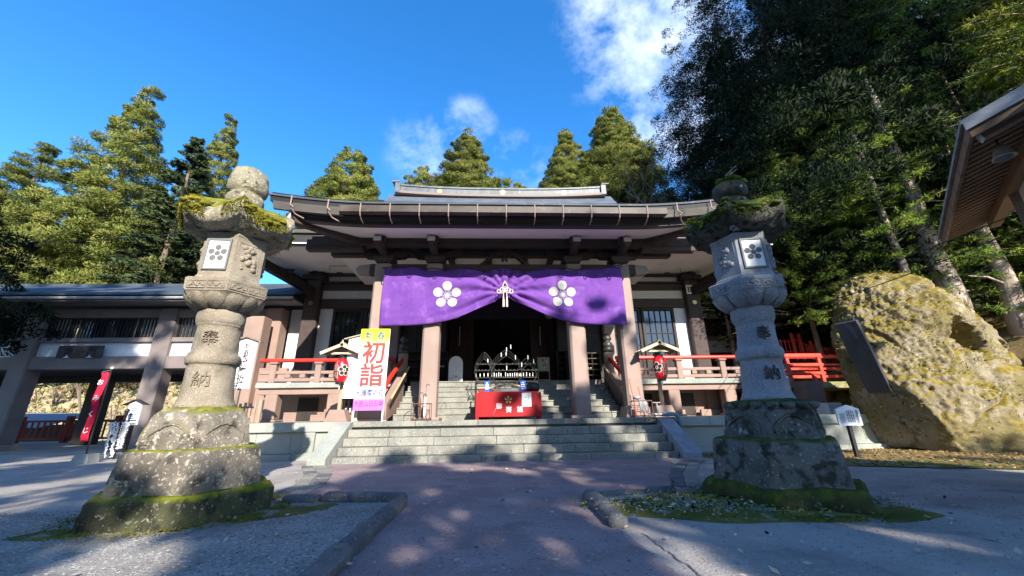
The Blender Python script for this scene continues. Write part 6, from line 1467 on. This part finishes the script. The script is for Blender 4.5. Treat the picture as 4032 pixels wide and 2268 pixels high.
def fir(name, seed, H, Rb, mat, whorls=26, leaf=(.16, .05)):
    """tiered fir: flat, slightly drooping boughs with feathery twigs"""
    rs = np.random.RandomState(seed); C = []; Dv = []
    for w in range(whorls):
        t = w/whorls; L_ = Rb*(1-t)**.8*rs.uniform(.85, 1.1)+.2
        for k in range(7):
            a = rs.uniform(0, 6.28); n = int(150*L_/Rb)+25; u = rs.uniform(.1, 1, n)**.8; sd_ = rs.normal(size=n)*.16*L_*(1.05-u)*1.3
            x = L_*u; z = H*t+.12*x-.18*x*x/Rb*1.4; base = np.stack([x*math.cos(a)-sd_*math.sin(a), x*math.sin(a)+sd_*math.cos(a), z+rs.normal(size=n)*.08], 1)
            C.append(base); dv = np.stack([np.full(n, math.cos(a))-np.sign(sd_)*math.sin(a)*.8, np.full(n, math.sin(a))+np.sign(sd_)*math.cos(a)*.8, rs.normal(size=n)*.25], 1); Dv.append(dv+rs.normal(size=(n, 3))*.25)
    C = np.concatenate(C); Dv = np.concatenate(Dv); n = len(C); D, S = leaf_axes(rs, Dv, rs.uniform(.7, 1.3, n)*leaf[0]*2.6, rs.uniform(.7, 1.3, n)*leaf[1]*2.2); nn = unit(C*np.array([1, 1, 0]))*.6+np.array([0, 0, .7])+rs.normal(size=(n, 3))*.35; return quads(name, C, D, S, mat, nn)
def spray(name, seed, nb, L_, spread, mat, tuft=15, ll=.17, lw=.022, zr=(0, 5), ntuft=15, cone=1.0, trunk_gap=.25):
    """long drooping boughs carrying star shaped tufts of narrow leaves"""
    rs = np.random.RandomState(seed); C = []; Dv = []; twigs = []
    for b in range(nb):
        a = rs.uniform(0, 6.28); z = rs.uniform(*zr); f = 1-cone*(z-zr[0])/(zr[1]-zr[0]); Lb = max(.6, L_*rs.uniform(.6, 1.1)*(.35+.65*f)); up = rs.uniform(-.05, .35)
        p = []
        for u in np.linspace(trunk_gap, 1, 7):
            x = Lb*u; p.append((x*math.cos(a), x*math.sin(a), z+up*x-.10*x*x/ max(1, Lb)*2))
        twigs.append(p)
        for k in range(ntuft):
            u = trunk_gap+(1-trunk_gap)*rs.uniform(0, 1)**.7; x = Lb*u; sdv = rs.normal()*.30*spread*(1.15-u); c = np.array([x*math.cos(a)-sdv*math.sin(a), x*math.sin(a)+sdv*math.cos(a), z+up*x-.10*x*x/max(1, Lb)*2-abs(sdv)*.25+rs.normal()*.06])
            ax = np.array([math.cos(a)-math.sin(a)*np.sign(sdv)*.7, math.sin(a)+math.cos(a)*np.sign(sdv)*.7, rs.normal()*.3-.05]); ax /= np.linalg.norm(ax)
            d = unit(rs.normal(size=(tuft, 3))+ax*1.15); off = rs.uniform(-.16, .10, tuft)
            C.append(c+ax*off[:, None]+d*ll*.5); Dv.append(d)
    C = np.concatenate(C); Dv = np.concatenate(Dv); n = len(C); D, S = leaf_axes(rs, Dv, rs.uniform(.7, 1.2, n)*ll, rs.uniform(.8, 1.3, n)*lw)
    nn = unit(C*np.array([1, 1, 0]))*.7+np.array([0, 0, .55])+unit(Dv)*.3+rs.normal(size=(n, 3))*.35
    return quads(name, C, D, S, mat, nn), twigs
def tree(name, loc, label, cat, crown, trunk_r, trunk_h, bark, group=None, scale=1.0, rz=0.0, limbs=0, seed=0, lean=(0, 0), sxy=None):
    t = thing(name, loc, label, cat, group); t.scale = (scale*(sxy or 1), scale*(sxy or 1), scale); t.rotation_euler = (0, 0, rz); rs = random.Random(seed)
    q = MB(); n = 9; pts = [(lean[0]*i/n*trunk_h+.1*trunk_r*math.sin(i*1.7+seed), lean[1]*i/n*trunk_h+.1*trunk_r*math.cos(i*2.1+seed), -.6+(trunk_h+.6)*i/n) for i in range(n+1)]
    q.tube(pts, [trunk_r*(1.25 if i == 0 else 1)*(1-.82*i/n) for i in range(n+1)], 10)
    o = link('trunk', mesh_of('trunk', q, bark, (0, 0, 0), True), t); ORG[o] = (0, 0, 0)
    for k in range(limbs):
        i = rs.randint(2, n-1); p = Vector(pts[i]); a = rs.uniform(0, 6.28); l = trunk_r*rs.uniform(5, 9)*(1-i/n*.6)
        lm = MB().tube([p, p+Vector((math.cos(a)*l*.5, math.sin(a)*l*.5, l*.12)), p+Vector((math.cos(a)*l, math.sin(a)*l, l*.1))], [trunk_r*.16, trunk_r*.1, trunk_r*.03], 5); o = link('limb', mesh_of('limb', lm, bark), t)
    c = link('crown', crown, t); ORG[c] = (0, 0, 0); return t
CED = [conifer('cedar_crown', 11, 26.5, 7.0, 1.0, 'cedar_leaf', 1050, 240, shape=1.0, leaf=(.19, .045), cl=(.42, .80), lobes=.6), conifer('cedar_crown', 12, 26.5, 7.4, 1.5, 'cedar_leaf', 1050, 240, shape=.85, leaf=(.19, .045), cl=(.42, .85), lobes=.8), conifer('cedar_crown', 13, 20, 7.2, 1.0, 'cedar_leaf', 1000, 240, shape=.72, cl=(.42, .85), leaf=(.19, .045), lobes=.55)]
TOP = [conifer('cedar_crown', 14, 15, 6.4, 0, 'cedar_leaf', 1100, 220, shape=.66, cl=(.5, .95), leaf=(.24, .06), lobes=.35, droop=.25), conifer('cedar_crown', 15, 17, 6.0, 0, 'cedar_leaf', 1100, 220, shape=.8, cl=(.45, .9), leaf=(.24, .06), lobes=.45, droop=.25)]
FIR = fir('fir_crown', 5, 22, 4.6, 'cedar_leaf_blue', 36, leaf=(.17, .055))
DARK = [conifer('dark_crown', 21, 34, 6.6, 0, 'cedar_leaf_shaded', 800, 230, shape=.42, leaf=(.19, .042), cl=(.7, 1.2), droop=.45), conifer('dark_crown', 22, 30, 6.8, 0, 'cedar_leaf_shaded', 760, 230, shape=.5, leaf=(.19, .042), cl=(.6, 1.1), droop=.5)]
SHC = [conifer('shade_crown', 31, 26, 5.8, 2.0, 'cedar_leaf', 350, 85, shape=.7, leaf=(.42, .22), cl=(.6, 1.2)), conifer('shade_crown', 32, 20, 6.4, 2.0, 'cedar_leaf', 350, 85, shape=.5, leaf=(.42, .22), cl=(.6, 1.2))]
def cedar(name, X_, Y_, ztop, label, k, ground, s_=1.0, rz=0.0, grp='tall cedars behind the gallery', crown=None, hc=None, bark='bark', sxy=None):
    H = {0: 27.5, 1: 28, 2: 21}[k] if crown is None else hc; s = (ztop-ground)/H*1.0
    return tree(name, (X_, Y_, ground), label, 'tree', crown or CED[k], .42, H*.93, bark, grp, s, rz, 7, k+int(X_), sxy=sxy)
# left group
for X_, Y_, zt_, k, lab, sx_, rz in ((-56.5, 52, 55.0, 0, 'tallest sunlit cedar left of the left stone lantern', .95, .3), (-69.5, 52.5, 43, 1, 'sunlit cedar with a rounded top at the far left', 1.1, 1.9), (-47.5, 58, 55, 0, 'narrow cedar spire rising behind the left lantern finial', .72, 2.7),
    (-62.5, 58, 40, 1, 'lower cedar filling the gap between the two left cedars', 1.0, 4.1), (-50.5, 60, 36, 2, 'low cedar behind the gallery roof, left of the lantern shaft', 1.0, 5.0), (-78, 56, 36, 2, 'cedar behind the left end of the gallery', 1.0, .9), (-70, 53, 33, 2, 'low spreading cedar over the left half of the gallery roof', 1.0, 2.2), (-56, 54, 31, 2, 'low spreading cedar just over the gallery roof beside the lantern', .9, 3.9)):
    cedar('cedar_tree', X_, Y_, zt_, lab, k, zl_(X_, Y_), rz=rz, sxy=sx_*1.12)
for X_, Y_, zt_, lab, rz, sx_ in ((-45.0, 50, 42.5, 'blue green fir between the tallest cedar and the left lantern', .4, 1.0), (-38, 52, 34, 'lower blue green fir behind the left lantern shaft', 2.1, 1.1), (-50.5, 53, 31, 'small blue green fir just behind the gallery roof', 4.0, 1.1)):
    g_ = zl_(X_, Y_); tree('fir_tree', (X_, Y_, g_), lab, 'tree', FIR, .34, 21, 'bark', 'firs beside the gallery', (zt_-g_)/22, rz, 4, int(zt_), sxy=sx_)
# dark shaded tree at the left edge
t = tree('dark_tree', (-22.6, 15.2, 0), 'dark shaded evergreen overhanging the gallery at the left edge', 'tree', conifer('dark_crown', 41, 7, 3.9, 4.2, 'cedar_leaf_shaded', 150, 120, shape=.5, leaf=(.24, .08), cl=(.6, 1.0)), .3, 10, 'bark', None, 1.0, .5, 5, 9)
# middle group behind the roof
for X_, Y_, zt_, k, lab, sx_, rz in ((-18.0, 42, 34.3, 2, 'rounded cedar behind the left slope of the temple roof', .9, .4), (-9.6, 43, 32.6, 2, 'cedar showing its tip left of the middle of the ridge', .8, 1.5), (-3.7, 42, 37.3, 1, 'broad pointed cedar behind the left half of the ridge', 1.0, 2.2),
    (2.2, 44, 32.0, 2, 'small cedar top just over the middle of the ridge', .75, 3.3), (9.4, 42.5, 38.5, 1, 'leaning rounded cedar behind the right half of the ridge', .85, 4.4), (15.8, 42, 42, 0, 'tall pointed cedar behind the right end of the ridge', 1.02, 5.5), (7.4, 46, 33, 2, 'cedar half hidden behind the right half of the ridge', .8, .2)):
    g_ = zb_(X_, Y_) if X_ > -8.5 else zl_(X_, Y_); k2 = 0 if k == 2 else 1; t = tree('cedar_tree', (X_, Y_, g_), lab, 'tree', TOP[k2], .45, zt_-g_-1.5, 'bark', 'cedars behind the temple roof', 1, rz, 4, int(zt_))
    for ch in t.children:
        if ch.name.startswith('crown'): ch.location.z = zt_-g_-(15.3 if k2 == 0 else 17.3); ch.scale = (sx_*1.15, sx_*1.15, 1)
# big dark trees on the slope at the right
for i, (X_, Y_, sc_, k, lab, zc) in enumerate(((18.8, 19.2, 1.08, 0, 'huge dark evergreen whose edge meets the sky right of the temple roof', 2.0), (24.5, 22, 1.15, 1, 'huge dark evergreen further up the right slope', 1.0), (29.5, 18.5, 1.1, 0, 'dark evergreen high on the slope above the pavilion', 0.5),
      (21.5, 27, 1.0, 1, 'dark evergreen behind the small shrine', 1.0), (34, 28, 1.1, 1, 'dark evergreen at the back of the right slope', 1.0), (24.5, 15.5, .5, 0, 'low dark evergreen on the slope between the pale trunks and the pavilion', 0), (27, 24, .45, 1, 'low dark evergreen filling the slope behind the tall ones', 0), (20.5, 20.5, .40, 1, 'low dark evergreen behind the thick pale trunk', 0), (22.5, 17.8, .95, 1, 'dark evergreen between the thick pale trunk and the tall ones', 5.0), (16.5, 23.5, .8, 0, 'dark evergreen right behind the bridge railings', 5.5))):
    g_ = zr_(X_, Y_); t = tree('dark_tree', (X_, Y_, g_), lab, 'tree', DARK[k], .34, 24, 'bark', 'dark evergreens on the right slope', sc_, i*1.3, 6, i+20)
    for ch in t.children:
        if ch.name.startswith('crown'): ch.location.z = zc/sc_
for X_, Y_, r_, h_, lab in ((18.6, 14.2, .50, 14, 'thick pale trunk catching the sun above the boulder'), (17.2, 14.4, .24, 11.5, 'slim pale trunk left of the thick one above the boulder'), (20.6, 13.8, .40, 10, 'leaning pale trunk under the tip of the pavilion eaves')):
    g_ = zr_(X_, Y_); tt = tree('evergreen_tree', (X_, Y_, g_), lab, 'tree', spray('sprays', int(X_*7), 80, 3.6, 1.2, 'spray_leaf', zr=(h_*.38, h_), ntuft=18)[0], r_, h_, 'pale_bark', 'pale trunked trees above the boulder', 1, .3, 4, int(X_*3))
# sunlit evergreen sprays
def spray_tree(X_, Y_, zg, seed, nb, L_, zr0, mat, label, name='spray_tree', ntuft=17, ll=.19, lw=.026, grp='sunlit evergreens round the boulder'):
    me, tw = spray('sprays', seed, nb, L_, 1.25, mat, zr=zr0, ntuft=ntuft, ll=ll, lw=lw); t = thing(name, (X_, Y_, zg), label, 'tree', grp)
    q = MB().tube([(0, 0, -.5), (.1, 0, zr0[1]*.4), (0, .1, zr0[1]*.75)], [.16, .10, .02], 8); link('trunk', mesh_of('trunk', q, 'bark', smooth=True), t)
    b = MB()
    for p in tw: b.tube(p, [.02*(1-.8*i/len(p)) for i in range(len(p))], 4, cap=False)
    bo = link('boughs', mesh_of('boughs', b, 'pale_bark'), t); bo['kind'] = 'stuff'; link('crown', me, t); return t
spray_tree(16.2, 18.6, 1.2, 71, 300, 4.8, (4.2, 13.5), 'spray_leaf', 'sunlit evergreen with star shaped leaf tufts right behind the right lantern')
spray_tree(18.4, 16.8, 2.2, 72, 260, 4.4, (3.0, 11.5), 'spray_leaf', 'sunlit evergreen with star shaped leaf tufts behind the top of the boulder')
spray_tree(13.6, 21.5, .8, 73, 110, 3.6, (5.6, 10.5), 'spray_leaf', 'evergreen with star shaped tufts behind the bridge')
spray_tree(19.4, 16.4, 3.0, 75, 170, 4.0, (1.5, 11.0), 'spray_leaf', 'evergreen sprays between the pale trunks')
spray_tree(22.0, 9.8, 3.0, 76, 260, 5.4, (6.5, 17.0), 'spray_leaf_yellow', 'bright yellow green evergreen above the pavilion roof', ll=.24, lw=.034)
spray_tree(22.5, 14.0, 4.5, 77, 220, 5.2, (6.0, 22.0), 'spray_leaf', 'green evergreen at the top right corner', ll=.24, lw=.032)
spray_tree(22.6, 13.2, 4.5, 78, 140, 3.6, (.3, 7.0), 'spray_leaf', 'low evergreen between pavilion and slope', ll=.22, lw=.03)
spray_tree(17.6, 17.5, 2.0, 79, 150, 4.2, (8.0, 17.0), 'spray_leaf', 'taller evergreen with hanging sprays above the sunlit ones', ll=.22, lw=.03)
# bare tree with ivy, dark round bush, beside the right end of the roof
bt_ = thing('bare_tree', (17.2, 30, zb_(17, 30)), 'leafless tree with ivy on its stem, right of the temple roof', 'tree'); rs = random.Random(9); q = MB()
def grow(p, d, l, r, n):
    if n == 0 or r < .006: return
    pts = [p]; dd = d.copy()
    for i in range(4): dd = (dd+Vector((rs.gauss(0, .16), rs.gauss(0, .16), .05))).normalized(); pts.append(pts[-1]+dd*l/4)
    q.tube(pts, [r*(1-.12*i) for i in range(5)], 6 if r > .05 else 3, cap=False)
    for k in range(3 if n > 1 else 2):
        a = Vector((rs.gauss(0, 1), rs.gauss(0, 1), rs.gauss(.2, .5))).normalized(); grow(pts[rs.randint(2, 4)], (dd+a*.85).normalized(), l*rs.uniform(.55, .8), r*.55, n-1)
for dx in (-1.2, .3, 2.0): grow(Vector((17.2+dx, 30, 8)), Vector((dx*.06, 0, 1)), 7.5, .22, 6)
part('branches', q, 'bare_branch', bt_)['kind'] = 'stuff'
part('trunk', MB().tube([(17.2, 30, -1), (17.2, 30, 9)], [.45, .3], 9), 'bark', bt_)
rs2 = np.random.RandomState(3); n = 3000; z = rs2.uniform(9, 20, n); C = np.stack([17.5+.10*(z-9)+rs2.normal(size=n)*.35, 30+rs2.normal(size=n)*.35, z], 1); D, S = leaf_axes(rs2, rs2.normal(size=(n, 3)), np.full(n, .3), np.full(n, .2)); iv = link('ivy', quads('ivy', C-np.array(bt_.location), D, S, 'ivy_leaf'), bt_)
tree('dark_bush_tree', (15.6, 28, 0), 'round dark evergreen top between the roof and the right lantern', 'tree', conifer('dark_crown', 51, 9, 4.2, 10.5, 'cedar_leaf_shaded', 200, 110, shape=.55, leaf=(.3, .12)), .35, 17, 'bark', None, 1.0, .2, 4, 2)
# shrubs on the straw slope seen through the gateway
rs = np.random.RandomState(17); C = []; Dv = []
for i in range(420):
    x, y = rs.uniform(-75, -14), rs.uniform(38, 53); h = rs.uniform(.6, 2.6); n = 70; d = unit(np.stack([rs.normal(size=n)*.7, rs.normal(size=n)*.7, np.abs(rs.normal(size=n))+.3], 1)); u = rs.uniform(.1, 1, n)
    C.append(np.array([x, y, zl_(x, y)])+d*u[:, None]*h); Dv.append(d+rs.normal(size=(n, 3))*.4)
C = np.concatenate(C); Dv = np.concatenate(Dv); n = len(C); D, S = leaf_axes(rs, Dv, rs.uniform(.25, .7, n), rs.uniform(.04, .14, n))
o = link('undergrowth', quads('undergrowth', C, D, S, 'shrub_leaf')); o['kind'] = 'stuff'
q = MB()
for i in range(40):
    x, y = rs.uniform(-58, -20), rs.uniform(37, 50); rr = random.Random(i); z = zl_(x, y)
    for k in range(5):
        a = rr.uniform(0, 6.28); p0 = Vector((x, y, z)); p1 = p0+Vector((math.cos(a)*.9, math.sin(a)*.5, rr.uniform(1.4, 3.0))); p2 = p1+Vector((math.cos(a+rr.uniform(-1, 1))*1.4, math.sin(a)*.6, rr.uniform(.5, 2.2))); q.tube([p0, p1, p2], [.09, .05, .012], 4)
struct('undergrowth', q, 'bare_branch', kind='stuff')
# fallen leaves
def litter(name, n, seed, region, mat, size, label=None):
    rs = np.random.RandomState(seed); P = np.array([region(rs) for _ in range(n)]); d = unit(np.stack([rs.normal(size=n), rs.normal(size=n), rs.normal(size=n)*.25], 1)); D, S = leaf_axes(rs, d, rs.uniform(.7, 1.3, n)*size, rs.uniform(.5, .8, n)*size)
    S[:, 2] *= .4; o = link(name, quads(name, P+np.array([0, 0, size*.25]), D, S, mat)); o['kind'] = 'stuff'; return o
def ver(rs):
    while True:
        x, y = rs.uniform(5.6, 14.5), rs.uniform(6.6, 12.2)
        if y > 8.05-.42*(x-8.6)+.3*rs.rand() and (x > 7.2 or y > 9.9): return (x, y, .012)
litter('fallen_leaves', 2600, 3, ver, 'fallen_leaf', .075)
litter('fallen_leaves', 260, 4, lambda rs: (rs.uniform(-5, 6), rs.uniform(2.2, 9.5), .012), 'pale_leaf', .07)
litter('fallen_leaves', 60, 5, lambda rs: (2.95+rs.normal()*1.0, 5.1+rs.normal()*.35, .10), 'pale_leaf', .06)
litter('grass_tufts', 900, 6, lambda rs: (2.9+rs.normal()*.8, 5.15+rs.normal()*.35, .09), 'spray_leaf', .05)
def stones(name, n, seed, region, mat, s0, s1):
    rs = np.random.RandomState(seed); oc = np.array([(1, 0, 0), (-1, 0, 0), (0, 1, 0), (0, -1, 0), (0, 0, 1), (0, 0, -1)], float); tr = [(0, 2, 4), (2, 1, 4), (1, 3, 4), (3, 0, 4), (2, 0, 5), (1, 2, 5), (3, 1, 5), (0, 3, 5)]
    q = MB()
    for i in range(n):
        p = np.array(region(rs)); a = rs.uniform(0, 6.28); s_ = rs.uniform(s0, s1); m = np.array([[math.cos(a), -math.sin(a), 0], [math.sin(a), math.cos(a), 0], [0, 0, 1]]); q.add((oc*s_*rs.uniform(.6, 1.2, 3)*[1, 1, .55]) @ m.T+p, tr)
    return struct(name, q, mat, kind='stuff')
stones('gravel_stones', 9000, 11, lambda rs: (rs.uniform(-8.5, -1.45), rs.uniform(2.2, 5.9)**1.0, .010), 'gravel', .006, .017)
stones('gravel_stones', 3500, 12, lambda rs: (rs.uniform(-1.1, 8), rs.uniform(2.3, 7.5), .006), 'path_asphalt', .004, .011)
stones('gravel_stones', 1200, 13, lambda rs: (2.5+rs.normal()*.6, 5.2+rs.normal()*.3, .085), 'gravel', .006, .02)
# moss and small weeds creeping round the plinths
def ring(cx, cy, r0): return lambda rs: (lambda a, r: (cx+r*math.cos(a), cy+r*math.sin(a), .03))(rs.uniform(0, 6.28), r0+abs(rs.normal())*.16)
litter('moss_fringe', 2600, 7, ring(-3.9, 5.62, .98), 'moss', .03)
litter('moss_fringe', 2600, 8, ring(3.8, 5.5, .98), 'dark_moss', .03)

# ------------------------------------------------------------------ cedars of the grove behind the camera: they throw the dappled shade
def behind(x, y, ztop, k, sxy, rz): cedar('cedar_tree', x, y, ztop, 'cedar of the grove behind the viewer', k, 0, rz=rz, grp='cedars of the grove behind the viewer', sxy=sxy, crown=SHC[1 if k == 2 else 0], hc=22.4 if k == 2 else 28.3)
SH = [
 (11.0, -15, 18.5, 1, .75, .3), (7.2, -16, 16.4, 2, 1.1, 1.2), (4.6, -15, 13.4, 2, .9, .6), (1.2, -16, 13.2, 2, 1.1, 2.0), (-2.4, -16, 17.5, 2, 1.1, 2.9), (-6.6, -16, 30, 1, .85, 3.7), (-11.5, -14, 32, 0, 1.0, 4.4), (-17.5, -13, 30, 1, 1.0, 5.1), (-24, -14, 31, 0, 1.0, 6.0), (-31, -14, 29, 1, 1.0, 2.0),
 (13.6, -17.5, 15.5, 2, .7, .9), (5, -30, 19, 2, 1.0, .5),
]
for a in SH: behind(*a)
for x, y, z0, s_ in ((25, -8, 30, 1.0), (32, -9, 29, 1.1), (39, -7, 28, 1.1)):
    t = tree('cedar_tree', (x, y, 0), 'very tall cedar of the grove behind the viewer', 'tree', SHC[1], .5, 44, 'bark', 'very tall cedars of the grove behind the viewer', 1.0, x, 4, x); [(setattr(ch, 'location', (0, 0, z0)), setattr(ch, 'scale', (s_, s_, s_))) for ch in t.children if ch.name.startswith('crown')]
THIN = conifer('thin_crown', 61, 10, 6.5, 0, 'cedar_leaf', 80, 70, shape=.5, cl=(.35, .8), leaf=(.34, .16))
for x, y, z0, s_, rz in ((11.6, -15.5, 9.8, .8, .2), (14.6, -15, 12.0, .6, 2.2), (-9, -19, 15, 1.2, 1.0)):
    t = tree('thin_tree', (x, y, 0), 'sparse evergreen of the grove behind the viewer', 'tree', THIN, .3, 22, 'bark', 'sparse evergreens of the grove behind the viewer', 1, rz, 4, int(z0)); [setattr(ch, 'location', (0, 0, z0)) for ch in t.children if ch.name.startswith('crown')]
